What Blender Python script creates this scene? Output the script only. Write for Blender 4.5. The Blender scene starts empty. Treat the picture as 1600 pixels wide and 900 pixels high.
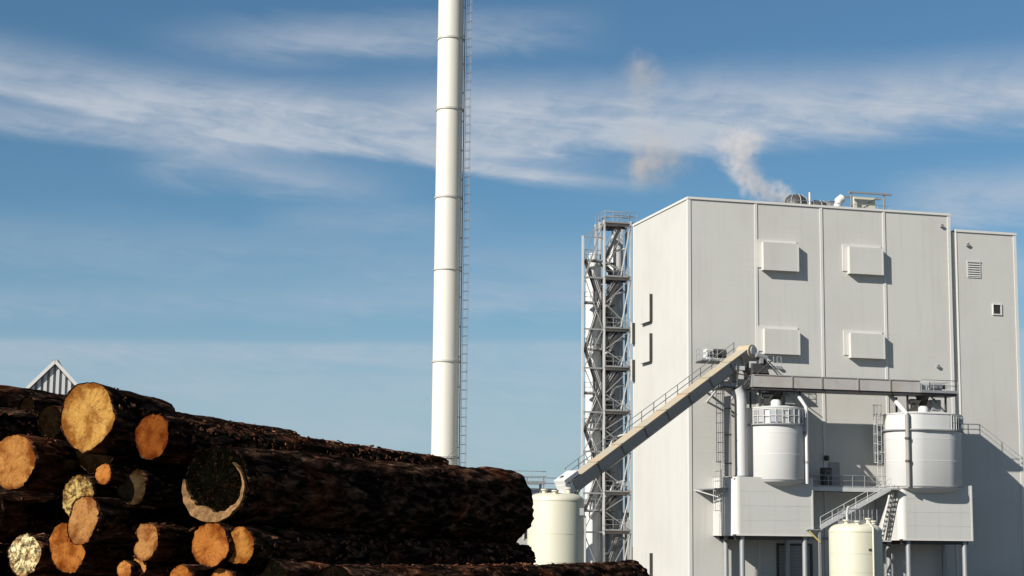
import bpy, bmesh, math, random
from mathutils import Vector, Matrix, noise, Quaternion

# ------------------------------------------------------------------ scene, camera, sky, sun
scene = bpy.context.scene
COL = scene.collection
rnd = random.Random(7)

CAM_H = 3.6
cam_data = bpy.data.cameras.new('camera')
cam = bpy.data.objects.new('camera', cam_data)
COL.objects.link(cam)
cam_data.sensor_width = 36.0
cam_data.lens = 2756.4 / 1600 * 36.0
cam_data.clip_end = 6000
PITCH, ROLL = 0.144116, 0.009574
cam.matrix_world = (Matrix.Translation((0, 0, CAM_H)) @ Matrix.Rotation(math.pi / 2 + PITCH, 4, 'X')
                    @ Matrix.Rotation(ROLL, 4, 'Z'))
scene.camera = cam

# plant axes: U runs along the boiler house front, V stands out from it
YAW = 0.271308
EU = Vector((math.cos(YAW), math.sin(YAW), 0))
EV = Vector((math.sin(YAW), -math.cos(YAW), 0))
CORNER = Vector((16.6816, 165.0, 0))

SUN = (EU * 1.92 - EV - Vector((0, 0, 1.32))).normalized()
sun_el = math.asin(-SUN.z)
sun_az = math.atan2(-SUN.x, -SUN.y)
sd = bpy.data.lights.new('sun', 'SUN')
sd.energy = 5.0
sd.angle = math.radians(0.5)
sd.color = (1.0, 0.945, 0.86)
so = bpy.data.objects.new('sun', sd)
COL.objects.link(so)
so.rotation_euler = SUN.to_track_quat('-Z', 'Y').to_euler()
so.location = (-60, -60, 80)

scene.view_settings.view_transform = 'Standard'
scene.view_settings.look = 'None'
scene.view_settings.gamma = 1
scene.view_settings.exposure = 0.75
scene.view_settings.use_curve_mapping = False
scene.cycles.max_bounces = 5
scene.cycles.volume_bounces = 2
scene.cycles.volume_step_rate = 2.0
scene.cycles.volume_max_steps = 64


class G:
    """small node graph helper"""
    def __init__(self, nt):
        self.nt = nt

    def node(self, t, **kw):
        n = self.nt.nodes.new(t)
        for k, v in kw.items():
            setattr(n, k, v)
        return n

    def put(self, sock, v):
        if isinstance(v, bpy.types.NodeSocket):
            self.nt.links.new(v, sock)
        elif v is not None:
            sock.default_value = v

    def m(self, op, a, b=None, c=None, clamp=False):
        n = self.node('ShaderNodeMath', operation=op, use_clamp=clamp)
        for i, v in enumerate((a, b, c)):
            if v is not None:
                self.put(n.inputs[i], v)
        return n.outputs[0]

    def vm(self, op, a, b=None):
        n = self.node('ShaderNodeVectorMath', operation=op)
        self.put(n.inputs[0], a)
        if b is not None:
            self.put(n.inputs[1], b)
        return n.outputs['Value'] if op in ('LENGTH', 'DISTANCE', 'DOT_PRODUCT') else n.outputs[0]

    def sep(self, v):
        n = self.node('ShaderNodeSeparateXYZ')
        self.put(n.inputs[0], v)
        return n.outputs

    def comb(self, x, y, z):
        n = self.node('ShaderNodeCombineXYZ')
        for i, v in enumerate((x, y, z)):
            self.put(n.inputs[i], v)
        return n.outputs[0]

    def noise(self, vec, scale=5, detail=2, rough=0.5, dist=0.0, out='Fac'):
        n = self.node('ShaderNodeTexNoise')
        if vec is not None:
            self.put(n.inputs['Vector'], vec)
        n.inputs['Scale'].default_value = scale
        n.inputs['Detail'].default_value = detail
        n.inputs['Roughness'].default_value = rough
        n.inputs['Distortion'].default_value = dist
        return n.outputs[out]

    def ramp(self, fac, stops, interp='LINEAR'):
        n = self.node('ShaderNodeValToRGB')
        n.color_ramp.interpolation = interp
        el = n.color_ramp.elements
        while len(el) < len(stops):
            el.new(0.5)
        for e, (p, c) in zip(el, stops):
            e.position = p
            e.color = (*c, 1) if len(c) == 3 else c
        self.put(n.inputs[0], fac)
        return n.outputs[0]

    def step(self, x, a, b):
        n = self.node('ShaderNodeMapRange', interpolation_type='SMOOTHSTEP', clamp=True)
        self.put(n.inputs[0], x)
        self.put(n.inputs[1], a)
        self.put(n.inputs[2], b)
        return n.outputs[0]

    def mix(self, fac, a, b, mode='MIX'):
        n = self.node('ShaderNodeMix', data_type='RGBA', blend_type=mode)
        self.put(n.inputs[0], fac)
        self.put(n.inputs[6], a if isinstance(a, bpy.types.NodeSocket) else (*a, 1))
        self.put(n.inputs[7], b if isinstance(b, bpy.types.NodeSocket) else (*b, 1))
        return n.outputs[2]


# ---- world: clear winter sky with bands of cirrus
world = bpy.data.worlds.new('World')
scene.world = world
world.use_nodes = True
wn = world.node_tree
wn.nodes.clear()
g = G(wn)
sky = g.node('ShaderNodeTexSky', sky_type='NISHITA')
sky.sun_disc = False
sky.sun_elevation = sun_el
sky.sun_rotation = sun_az % (2 * math.pi)
sky.air_density = 1.0
sky.dust_density = 0.2
sky.ozone_density = 2.4
base = g.mix(1.0, sky.outputs[0], (0.61, 0.87, 0.97), 'MULTIPLY')
tc = g.node('ShaderNodeTexCoord')
dx, dy, dz = g.sep(tc.outputs['Generated'])[:3]
AZ = g.m('ARCTAN2', dx, dy)               # radians clockwise from the view
ELV = g.m('ARCSINE', dz)
# wispy texture, stretched along the bands and sheared upward to the right
wv = g.comb(g.m('MULTIPLY', AZ, 4.0), g.m('MULTIPLY', g.m('ADD', ELV, g.m('MULTIPLY', AZ, 0.10)), 19.0), 0.0)
warp = g.noise(wv, 1.6, 3, 0.55, out='Color')
wv2 = g.vm('ADD', wv, g.vm('SCALE', g.vm('SUBTRACT', warp, (0.5, 0.5, 0.5)), None))
wv2.node.inputs[0]
wv2.node.inputs[1].links[0].from_node.inputs['Scale'].default_value = 0.9
wisp = g.noise(wv2, 2.6, 5, 0.62)
wav = g.comb(g.m('MULTIPLY', AZ, 9.0), g.m('MULTIPLY', g.m('SUBTRACT', ELV, g.m('MULTIPLY', AZ, 0.8)), 16.0), 3.0)
fine = g.noise(g.vm('ADD', wav, g.vm('SCALE', warp, None)), 2.4, 4, 0.6)
slow = g.noise(g.comb(g.m('MULTIPLY', AZ, 3.0), g.m('MULTIPLY', ELV, 4.0), 7.0), 1.5, 2, 0.5)
fil = g.comb(g.m('MULTIPLY', AZ, 6.0), g.m('MULTIPLY', g.m('ADD', ELV, g.m('MULTIPLY', AZ, 0.13)), 60.0), 5.0)
filn = g.noise(g.vm('ADD', fil, g.vm('SCALE', warp, None)), 2.0, 3, 0.6)
PXR = 1 / 2756.4


def px_az(x):
    return (x - 800) * PXR


def px_el(y):
    return (850 - y) * PXR


def band(p0, p1, up, dn, amp, wob=0.012, win=None):
    """soft band of cloud along a straight line in the sky (azimuth / elevation)"""
    a0, e0, a1, e1 = px_az(p0[0]), px_el(p0[1]), px_az(p1[0]), px_el(p1[1])
    k = (e1 - e0) / (a1 - a0)
    line = g.m('MULTIPLY_ADD', AZ, k, e0 - k * a0)
    d = g.m('SUBTRACT', ELV, line)
    d = g.m('ADD', d, g.m('MULTIPLY', g.m('SUBTRACT', wisp, 0.5), wob))
    top = g.m('SUBTRACT', 1.0, g.step(d, 0.0, up * PXR))
    bot = g.step(d, -dn * PXR, 0.0)
    r = g.m('MULTIPLY', g.m('MULTIPLY', top, bot), amp)
    if win:
        l0, l1, r0, r1 = [px_az(w) for w in win]
        if l1 > l0:
            r = g.m('MULTIPLY', r, g.step(AZ, l0, l1))
        if r1 > r0:
            r = g.m('MULTIPLY', r, g.m('SUBTRACT', 1.0, g.step(AZ, r0, r1)))
    return r


def total(*xs):
    t = xs[0]
    for x in xs[1:]:
        t = g.m('ADD', t, x)
    return t


bands = total(
    band((0, 175), (680, 258), 105, 20, 1.0, 0.010, (0, 0, 700, 1050)),        # long trail, sharp lower rim
    band((250, 215), (680, 205), 110, 60, 0.85, 0.024, (100, 360, 760, 1200)), # veil above it
    band((0, 225), (300, 232), 60, 36, 0.70, 0.012, (0, 0, 120, 420)),
    band((250, 268), (560, 300), 60, 50, 0.55, 0.024, (150, 300, 450, 700)),
    band((330, 80), (760, 55), 50, 55, 0.62, 0.018, (150, 520, 740, 1000)),
    band((740, 205), (1100, 205), 110, 50, 0.85, 0.022, (560, 760, 1060, 1280)),
    band((1100, 195), (1600, 185), 115, 60, 1.15, 0.020, (900, 1180, 1600, 1600)),
    band((740, 266), (1000, 292), 14, 14, 0.60, 0.004, (600, 740, 850, 1100)),
    band((450, 352), (700, 348), 36, 36, 0.34, 0.012, (360, 520, 600, 820)),
    band((1400, 330), (1600, 320), 70, 70, 0.80, 0.025, (1340, 1480, 1600, 1600)),
    band((0, 600), (800, 590), 80, 330, 0.45, 0.012),                          # pale low veil
    band((0, 400), (1600, 430), 70, 90, 0.26, 0.03),
    band((0, 500), (800, 470), 45, 45, 0.30, 0.02),
    band((0, 560), (800, 545), 14, 40, 0.42, 0.006),
)
tex = g.m('ADD', g.m('MULTIPLY', g.step(wisp, 0.28, 0.72), 0.50), g.m('MULTIPLY', g.step(fine, 0.25, 0.78), 0.22))
tex = g.m('ADD', tex, g.m('MULTIPLY', g.step(filn, 0.40, 1.1), 0.26))
tex = g.m('ADD', g.m('MULTIPLY', tex, 0.86), 0.24)
bands = g.m('MINIMUM', bands, 1.15)
# the same cirrus goes on all round the sky outside the view
away = g.step(g.m('ABSOLUTE', AZ), 0.36, 0.7)
high = g.step(ELV, 0.36, 0.6)
rest = g.m('MAXIMUM', away, high)
gen = g.m('MULTIPLY', g.m('MULTIPLY', g.step(slow, 0.42, 0.75), rest), 0.4)
cl = g.m('MULTIPLY', g.m('ADD', bands, gen), tex, clamp=True)
cl = g.m('MULTIPLY', g.m('MULTIPLY', cl, 1.25), 1.0, clamp=True)
cl = g.m('MULTIPLY', cl, 0.9)
veil = g.m('MULTIPLY', g.step(ELV, 0.20, 0.01), 0.62)           # thin even haze low in the sky, all round
base = g.mix(veil, base, (4.1, 5.3, 6.7))
ccol = g.mix(cl, base, (6.0, 6.6, 7.5))
bgn = g.node('ShaderNodeBackground')
g.put(bgn.inputs[0], ccol)
bgn.inputs[1].default_value = 0.0505
world.cycles.sampling_method = 'MANUAL'
world.cycles.sample_map_resolution = 512
wo = g.node('ShaderNodeOutputWorld')
wn.links.new(bgn.outputs[0], wo.inputs[0])


# ------------------------------------------------------------------ materials
MATS = {}


def material(name, base_c, rough=0.6, metal=0.0, builder=None, spec=0.5):
    m = bpy.data.materials.new(name)
    m.use_nodes = True
    nt = m.node_tree
    b = nt.nodes['Principled BSDF']
    b.inputs['Base Color'].default_value = (*base_c, 1)
    b.inputs['Roughness'].default_value = rough
    b.inputs['Metallic'].default_value = metal
    b.inputs['Specular IOR Level'].default_value = spec
    if builder:
        builder(G(nt), b)
    MATS[name] = m
    return m


def bump(q, b, h, strength=0.3, dist=0.02):
    n = q.node('ShaderNodeBump')
    n.inputs['Strength'].default_value = strength
    n.inputs['Distance'].default_value = dist
    q.put(n.inputs['Height'], h)
    q.put(b.inputs['Normal'], n.outputs[0])


def weathered(c, var=0.10, streak=0.10, lines=None, scale=0.35, dirt=(0.30, 0.27, 0.22)):
    """painted metal: slight patchiness, faint vertical run marks, optional profile lines"""
    def f(q, b):
        t = q.node('ShaderNodeTexCoord').outputs['Object']
        n1 = q.noise(t, scale, 4, 0.55)
        sx = q.vm('MULTIPLY', t, (1.6, 1.6, 0.07))
        n2 = q.noise(sx, 1.3, 4, 0.6)
        fac = q.m('ADD', q.m('MULTIPLY', q.step(n1, 0.40, 0.75), var), q.m('MULTIPLY', q.step(n2, 0.50, 0.78), streak))
        rp = q.m('MULTIPLY_ADD', q.node('ShaderNodeObjectInfo').outputs['Random'], 0.05, 0.96)
        cc = q.mix(1.0, q.mix(fac, c, dirt), q.comb(rp, rp, rp), 'MULTIPLY')
        q.put(b.inputs['Base Color'], cc)
        q.put(b.inputs['Roughness'], q.m('MULTIPLY_ADD', n1, 0.25, 0.42))
        if lines:
            z = q.sep(t)[2]
            w = q.m('FRACT', q.m('MULTIPLY', z, 1 / lines))
            h = q.m('MULTIPLY', q.step(w, 0.0, 0.10), q.m('SUBTRACT', 1.0, q.step(w, 0.86, 1.0)))
            bump(q, b, h, 0.22, 0.010)
        else:
            bump(q, b, n1, 0.08, 0.02)
    return f


def flatmat(name, c, rough=0.55, metal=0.0, var=0.12, streak=0.08, lines=None, scale=0.6, dirt=(0.2, 0.18, 0.15)):
    return material(name, c, rough, metal, weathered(c, var, streak, lines, scale, dirt))


flatmat('cladding', (0.44, 0.434, 0.405), var=0.14, streak=0.15, lines=0.50, scale=0.16)
flatmat('enclosure_white', (0.44, 0.435, 0.41), var=0.08, streak=0.14, lines=0.25, scale=0.4)
flatmat('trim_white', (0.50, 0.49, 0.46), var=0.08, streak=0.06)
flatmat('silo_white', (0.47, 0.47, 0.46), var=0.10, streak=0.22, scale=0.5, dirt=(0.42, 0.40, 0.38))
flatmat('tank_cream', (0.455, 0.44, 0.345), var=0.10, streak=0.16, scale=0.5, dirt=(0.40, 0.34, 0.22))
flatmat('chimney_white', (0.52, 0.50, 0.44), var=0.16, streak=0.34, scale=0.3, dirt=(0.45, 0.42, 0.34))
flatmat('flange_grey', (0.36, 0.35, 0.32), 0.6)
flatmat('galvanised', (0.306, 0.315, 0.324), 0.45, 0.55, var=0.3)
flatmat('grey_steel', (0.22, 0.225, 0.23), 0.5, 0.2, var=0.25)
flatmat('light_steel', (0.475, 0.475, 0.465), 0.5, 0.2, var=0.2)
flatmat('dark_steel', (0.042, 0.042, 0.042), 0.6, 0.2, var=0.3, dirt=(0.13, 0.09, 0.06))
flatmat('conveyor_side', (0.24, 0.23, 0.215), 0.6, 0.1, var=0.35, streak=0.3, dirt=(0.30, 0.24, 0.17))
flatmat('conveyor_cover', (0.31, 0.285, 0.22), 0.65, 0.0, var=0.5, streak=0.3, scale=0.8, dirt=(0.42, 0.24, 0.10))
flatmat('duct_pink', (0.34, 0.325, 0.31), 0.6, 0.0, var=0.4, streak=0.35, dirt=(0.24, 0.18, 0.14))
flatmat('louvre_dark', (0.022, 0.021, 0.02), 0.7)
flatmat('yellow_paint', (0.55, 0.42, 0.10), 0.6, var=0.3)
flatmat('roof_grey', (0.30, 0.30, 0.30), 0.8)


def _ground(q, b):
    t = q.node('ShaderNodeTexCoord').outputs['Object']
    n = q.noise(t, 0.05, 5, 0.6)
    n2 = q.noise(t, 3.0, 5, 0.7)
    c = q.ramp(n, [(0.35, (0.10, 0.085, 0.065)), (0.55, (0.16, 0.14, 0.11)), (0.7, (0.07, 0.075, 0.04))])
    q.put(b.inputs['Base Color'], q.mix(0.35, c, q.ramp(n2, [(0.3, (0.04, 0.035, 0.03)), (0.7, (0.24, 0.22, 0.19))])))
    bump(q, b, n2, 0.6, 0.05)


material('ground_gravel', (0.13, 0.11, 0.09), 0.95, builder=_ground)


def _asphalt(q, b):
    t = q.node('ShaderNodeTexCoord').outputs['Object']
    n = q.noise(t, 0.2, 4, 0.6)
    q.put(b.inputs['Base Color'], q.ramp(n, [(0.3, (0.045, 0.045, 0.045)), (0.7, (0.085, 0.08, 0.075))]))
    bump(q, b, q.noise(t, 40, 2), 0.4, 0.01)


material('asphalt', (0.05, 0.05, 0.05), 0.9, builder=_asphalt)


def _bark(q, b):
    t = q.node('ShaderNodeTexCoord').outputs['Object']
    oi = q.node('ShaderNodeObjectInfo')
    off = q.vm('ADD', t, q.comb(q.m('MULTIPLY', oi.outputs['Random'], 37.0), 0.0, 0.0))
    st = q.vm('MULTIPLY', off, (5.0, 17.0, 17.0))
    n = q.noise(st, 1.0, 8, 0.65, 0.6)
    big = q.noise(off, 1.9, 5, 0.6)
    c = q.ramp(n, [(0.32, (0.002, 0.0017, 0.0015)), (0.49, (0.010, 0.0065, 0.005)), (0.61, (0.070, 0.038, 0.024)),
                   (0.74, (0.25, 0.14, 0.09))])
    c2 = q.mix(q.m('MULTIPLY', q.step(big, 0.50, 0.68), 0.6), c, q.ramp(n, [(0.36, (0.006, 0.003, 0.002)), (0.56, (0.13, 0.042, 0.018)), (0.76, (0.36, 0.15, 0.08))]))
    moss = q.noise(off, 3.1, 4, 0.6)
    c3 = q.mix(q.m('MULTIPLY', q.step(moss, 0.60, 0.74), 0.5), c2, (0.012, 0.016, 0.006))
    chips = q.noise(q.vm('MULTIPLY', off, (9.0, 22.0, 22.0)), 1.0, 4, 0.65)
    c4 = q.mix(q.m('MULTIPLY', q.step(chips, 0.66, 0.74), 0.85), c3, (0.22, 0.125, 0.08))
    q.put(b.inputs['Base Color'], c4)
    bump(q, b, n, 1.0, 0.045)


material('bark', (0.03, 0.02, 0.015), 1.0, builder=_bark, spec=0.0)


def _wood(q, b, rotten=False):
    t = q.node('ShaderNodeTexCoord').outputs['Object']
    oi = q.node('ShaderNodeObjectInfo')
    x, y, z = q.sep(t)[:3]
    rv = q.m('MULTIPLY', oi.outputs['Random'], 23.0)
    p = q.comb(rv, y, z)
    n = q.noise(p, 9.0, 5, 0.6)
    n2 = q.noise(p, 34.0, 4, 0.7)
    r = q.vm('LENGTH', q.comb(0.0, y, z))
    r = q.m('ADD', r, q.m('MULTIPLY', q.m('SUBTRACT', n, 0.5), 0.030))
    ring = q.m('ADD', q.m('MULTIPLY', q.m('SINE', q.m('MULTIPLY', r, 700.0)), 0.5), 0.5)
    ang = q.m('ARCTAN2', z, y)
    rad = q.noise(q.comb(q.m('MULTIPLY', ang, 6.0), q.m('MULTIPLY', r, 1.5), rv), 2.0, 3, 0.6)
    base_c = oi.outputs['Color']
    dark = q.mix(1.0, base_c, (0.40, 0.24, 0.16), 'MULTIPLY')
    lite = q.mix(1.0, base_c, (1.25, 1.35, 1.6), 'MULTIPLY')
    c = q.mix(q.m('MULTIPLY', ring, 0.10), base_c, dark)
    big = q.noise(p, 5.0, 5, 0.65)
    c = q.mix(q.m('MULTIPLY', q.step(big, 0.50, 0.34), 0.65), c, lite)
    c = q.mix(q.m('MULTIPLY', q.step(n, 0.40, 0.66), 0.85), c, dark)
    c = q.mix(q.m('MULTIPLY', q.step(rad, 0.56, 0.74), 0.40), c, dark)
    crk = q.noise(q.comb(q.m('MULTIPLY', ang, 2.2), q.m('MULTIPLY', r, 3.0), rv), 3.0, 2, 0.5)
    line = q.step(q.m('ABSOLUTE', q.m('SUBTRACT', crk, 0.5)), 0.012, 0.0)
    c = q.mix(q.m('MULTIPLY', line, 0.7), c, (0.03, 0.014, 0.006))
    grime = q.m('MULTIPLY', q.step(n2, 0.56, 0.72), 0.6)
    c = q.mix(grime, c, (0.03, 0.015, 0.009))
    # old bark stain creeping in from the rim in patches (rim distance is stored by the mesh)
    at = q.node('ShaderNodeAttribute', attribute_name='rim')
    edge = q.m('ADD', at.outputs['Fac'], q.m('MULTIPLY', q.m('SUBTRACT', n, 0.5), 1.1))
    c = q.mix(q.m('MULTIPLY', q.step(edge, 0.72, 1.12), 0.75), c, q.mix(1.0, base_c, (0.30, 0.16, 0.10), 'MULTIPLY'))
    if rotten:
        s = q.noise(p, 22.0, 5, 0.75)
        c = q.mix(q.m('MULTIPLY', q.step(s, 0.46, 0.58), 0.9), c, (0.03, 0.018, 0.008))
    q.put(b.inputs['Base Color'], c)
    bump(q, b, q.m('ADD', n2, q.m('MULTIPLY', ring, 0.3)), 0.7, 0.012)




def _flake(q, b):
    t = q.node('ShaderNodeTexCoord').outputs['Object']
    n = q.noise(t, 6.0, 4, 0.7)
    n2 = q.noise(t, 30.0, 3, 0.6)
    c = q.ramp(n, [(0.35, (0.016, 0.010, 0.007)), (0.52, (0.11, 0.04, 0.02)), (0.66, (0.24, 0.11, 0.06)), (0.8, (0.38, 0.24, 0.15))])
    q.put(b.inputs['Base Color'], q.mix(q.m('MULTIPLY', q.step(n2, 0.45, 0.7), 0.6), c, (0.012, 0.008, 0.006)))


material('bark_flake', (0.1, 0.05, 0.03), 1.0, builder=_flake, spec=0.0)
material('cut_wood', (0.5, 0.3, 0.1), 0.95, builder=_wood, spec=0.0)
material('rotten_wood', (0.5, 0.4, 0.2), 0.9, builder=lambda q, b: _wood(q, b, True), spec=0.0)


def _pale(q, b):
    t = q.node('ShaderNodeTexCoord').outputs['Object']
    n = q.noise(q.vm('MULTIPLY', t, (9, 30, 30)), 1.0, 5, 0.6)
    q.put(b.inputs['Base Color'], q.ramp(n, [(0.3, (0.06, 0.030, 0.012)), (0.6, (0.20, 0.110, 0.045))]))
    bump(q, b, n, 0.6, 0.01)


material('peeled_wood', (0.5, 0.35, 0.2), 0.85, builder=_pale, spec=0.15)


# ------------------------------------------------------------------ geometry helpers
class MB:
    """collects shapes in plant coordinates (u, v, z), v standing out from the front wall"""
    def __init__(self):
        self.v, self.f, self.s = [], [], []

    def add(self, vs, fs, smooth=False):
        o = len(self.v)
        self.v += [tuple(p) for p in vs]
        self.f += [tuple(i + o for i in q) for q in fs]
        self.s += [smooth] * len(fs)
        return self

    def box(self, u0, u1, v0, v1, z0, z1):
        u0, u1 = min(u0, u1), max(u0, u1)
        v0, v1 = min(v0, v1), max(v0, v1)
        z0, z1 = min(z0, z1), max(z0, z1)
        vs = [(a, b, c) for c in (z0, z1) for b in (v0, v1) for a in (u0, u1)]
        return self.add(vs, [(0, 1, 3, 2), (4, 6, 7, 5), (0, 4, 5, 1), (2, 3, 7, 6), (0, 2, 6, 4), (1, 5, 7, 3)])

    def beam(self, a, b, w, h, up=(0, 0, 1)):
        a, b = Vector(a), Vector(b)
        d = (b - a).normalized()
        up = Vector(up)
        if abs(d.dot(up)) > 0.99:
            up = Vector((0, 1, 0))
        s = d.cross(up).normalized() * (w / 2)
        t = s.cross(d).normalized() * (h / 2)
        vs = [p + q for p in (a, b) for q in (-s - t, s - t, s + t, -s + t)]
        return self.add(vs, [(0, 3, 2, 1), (4, 5, 6, 7), (0, 1, 5, 4), (1, 2, 6, 5), (2, 3, 7, 6), (3, 0, 4, 7)])

    def tube(self, pts, r, n=8, caps=True, r1=None):
        pts = [Vector(p) for p in pts]
        rings = []
        ref = None
        for i, p in enumerate(pts):
            d = (pts[min(i + 1, len(pts) - 1)] - pts[max(i - 1, 0)]).normalized()
            if ref is None:
                ref = d.cross(Vector((0, 0, 1)) if abs(d.z) < 0.9 else Vector((1, 0, 0))).normalized()
            s = (ref - d * ref.dot(d)).normalized()
            ref = s
            t = d.cross(s)
            rr = r if r1 is None else r + (r1 - r) * i / (len(pts) - 1)
            rings.append([p + (s * math.cos(k * math.tau / n) + t * math.sin(k * math.tau / n)) * rr for k in range(n)])
        vs = [q for ring in rings for q in ring]
        fs = [(i * n + k, i * n + (k + 1) % n, (i + 1) * n + (k + 1) % n, (i + 1) * n + k)
              for i in range(len(pts) - 1) for k in range(n)]
        self.add(vs, fs, True)
        if caps:
            self.add(rings[0], [tuple(reversed(range(n)))])
            self.add(rings[-1], [tuple(range(n))])
        return self

    def lathe(self, cu, cv, prof, n=40, smooth=True, hs=0.0):
        """prof: list of (radius, z); hs stretches the plan into an obround"""
        def sh(k):
            c = math.cos(k * math.tau / n)
            return hs if c > 1e-6 else (-hs if c < -1e-6 else 0.0)
        vs = [(cu + sh(k) + r * math.cos(k * math.tau / n), cv + r * math.sin(k * math.tau / n), z) for r, z in prof for k in range(n)]
        fs = [(i * n + k, i * n + (k + 1) % n, (i + 1) * n + (k + 1) % n, (i + 1) * n + k)
              for i in range(len(prof) - 1) for k in range(n)]
        self.add(vs, fs, smooth)
        return self

    def prism(self, poly, axis, a0, a1):
        """poly: 2D outline; axis 'u' -> (v,z) outline, 'v' -> (u,z), 'z' -> (u,v)"""
        def pt(p, c):
            return {'u': (c, p[0], p[1]), 'v': (p[0], c, p[1]), 'z': (p[0], p[1], c)}[axis]
        n = len(poly)
        vs = [pt(p, a0) for p in poly] + [pt(p, a1) for p in poly]
        return self.add(vs, [tuple(range(n)), tuple(range(2 * n - 1, n - 1, -1))] +
                        [(i, i + n, (i + 1) % n + n, (i + 1) % n) for i in range(n)])

    def mesh(self, name, mat, origin=(0, 0, 0), plant=True, bevel=0.0):
        me = bpy.data.meshes.new(name)
        o = Vector(origin)
        vs = [Vector(p) - o for p in self.v]
        if plant:
            vs = [Vector((p.x, -p.y, p.z)) for p in vs]
        me.from_pydata(vs, [], self.f)
        me.polygons.foreach_set('use_smooth', self.s)
        bm = bmesh.new()
        bm.from_mesh(me)
        if bevel:
            bmesh.ops.bevel(bm, geom=list(bm.edges), offset=bevel, segments=1, affect='EDGES')
        bmesh.ops.recalc_face_normals(bm, faces=bm.faces)
        bm.to_mesh(me)
        bm.free()
        if mat:
            me.materials.append(MATS[mat])
        return me

    def build(self, name, mat, parent=None, plant=True, bevel=0.0):
        o = parent.get('_o', (0, 0, 0)) if parent is not None else (0, 0, 0)
        p = parent
        while p is not None and '_o' not in p:
            p = p.parent
        o = tuple(p['_o']) if p is not None else (0, 0, 0)
        ob = bpy.data.objects.new(name, self.mesh(name, mat, o, plant, bevel))
        COL.objects.link(ob)
        if parent is not None:
            ob.parent = parent
        return ob


def plant(u, v, z=0):
    return CORNER + EU * u + EV * v + Vector((0, 0, z))


def tag(o, label=None, cat=None, group=None, kind=None):
    if label:
        o['label'] = label
    if cat:
        o['category'] = cat
    if group:
        o['group'] = group
    if kind:
        o['kind'] = kind
    return o


def thing(name, base_pt, label, cat, group=None):
    """an Empty at plant point (u, v, z) that parents the parts of one thing"""
    e = bpy.data.objects.new(name, None)
    COL.objects.link(e)
    e.location = plant(*base_pt)
    e.rotation_euler = (0, 0, YAW)
    e.empty_display_size = 0.5
    e['_o'] = list(map(float, base_pt))
    return tag(e, label, cat, group)


def put(name, mat, parent, fn, bevel=0.0):
    m = MB()
    fn(m)
    return m.build(name, mat, parent, bevel=bevel)


def railing(parent, pts, h=1.1, mat='galvanised', step=1.5, r=0.03, name='railing'):
    """rails as one part, each post a sub-part"""
    m = MB()
    P = [Vector(p) for p in pts]
    for k in (h, h * 0.55):
        m.tube([p + Vector((0, 0, k)) for p in P], r, 6)
    for a, b in zip(P, P[1:]):
        m.beam(a + Vector((0, 0, 0.08)), b + Vector((0, 0, 0.08)), 0.02, 0.14)
    rail = m.build(name, mat, parent)
    sub = rail if parent is None or parent.parent is None else parent
    done = set()
    for a, b in zip(P, P[1:]):
        n = max(1, round((b - a).length / step))
        for i in range(n + 1):
            q = a.lerp(b, i / n)
            key = tuple(round(c, 2) for c in q)
            if key in done:
                continue
            done.add(key)
            put('post', mat, sub, lambda mm, q=q: mm.tube([q, q + Vector((0, 0, h))], r, 6))
    return rail


def ladder(parent, base_pt, z0, z1, side, out, w=0.45, pitch=0.3, cage=True, mat='galvanised'):
    """vertical ladder: stiles, rungs and cage hoops; side/out are unit plan vectors"""
    b = Vector(base_pt)
    s, o = Vector(side), Vector(out)
    lad = put('ladder', mat, parent, lambda m: [m.tube([b + s * k * w / 2 + Vector((0, 0, z0)), b + s * k * w / 2 + Vector((0, 0, z1))], 0.03, 6) for k in (-1, 1)])
    par = lad if parent.parent is None else parent

    def rungs(m):
        z = z0 + pitch
        while z < z1:
            m.tube([b - s * w / 2 + Vector((0, 0, z)), b + s * w / 2 + Vector((0, 0, z))], 0.016, 5)
            z += pitch
    r = put('rungs', mat, par, rungs)
    r['kind'] = 'stuff'
    if cage:
        z = z0 + 2.2
        while z < z1 + 1.0:
            pts = [b + s * (0.36 * math.cos(t)) + o * (0.10 + 0.60 * math.sin(t)) + Vector((0, 0, z)) for t in [math.pi * i / 8 for i in range(9)]]
            put('cage_hoop', mat, par, lambda m: m.tube(pts, 0.022, 5))
            z += 0.9
        put('cage_strap', mat, par, lambda m: [m.tube([b + s * (0.36 * math.cos(t)) + o * (0.10 + 0.60 * math.sin(t)) + Vector((0, 0, zz)) for zz in (z0 + 2.2, z1 + 0.8)], 0.018, 5) for t in (0.05, math.pi * .3, math.pi * .5, math.pi * .7, math.pi - .05)])
    return lad


# ------------------------------------------------------------------ ground
def ground_z(y):
    t = min(1, max(0, (y - 45) / 55))
    return 1.9 * (1 - t * t * (3 - 2 * t))


m = MB()
ys = [-600, -60, -10, 5, 20, 35] + [45 + 5.5 * i for i in range(11)] + [125, 180, 260, 500, 1200, 4000]
xs = [-4000, -900, -250, -80, -30, -10, 10, 30, 80, 250, 900, 4000]
m.add([(x, y, ground_z(y)) for y in ys for x in xs],
      [(j * len(xs) + i, j * len(xs) + i + 1, (j + 1) * len(xs) + i + 1, (j + 1) * len(xs) + i)
       for j in range(len(ys) - 1) for i in range(len(xs) - 1)], True)
tag(m.build('ground', 'ground_gravel', plant=False), kind='structure')
m = MB()
m.add([plant(u, v, 0.004) for u, v in ((-60, 45), (90, 45), (90, -70), (-60, -70))], [(0, 1, 2, 3)])
tag(m.build('yard_paving', 'asphalt', plant=False), kind='structure')

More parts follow.
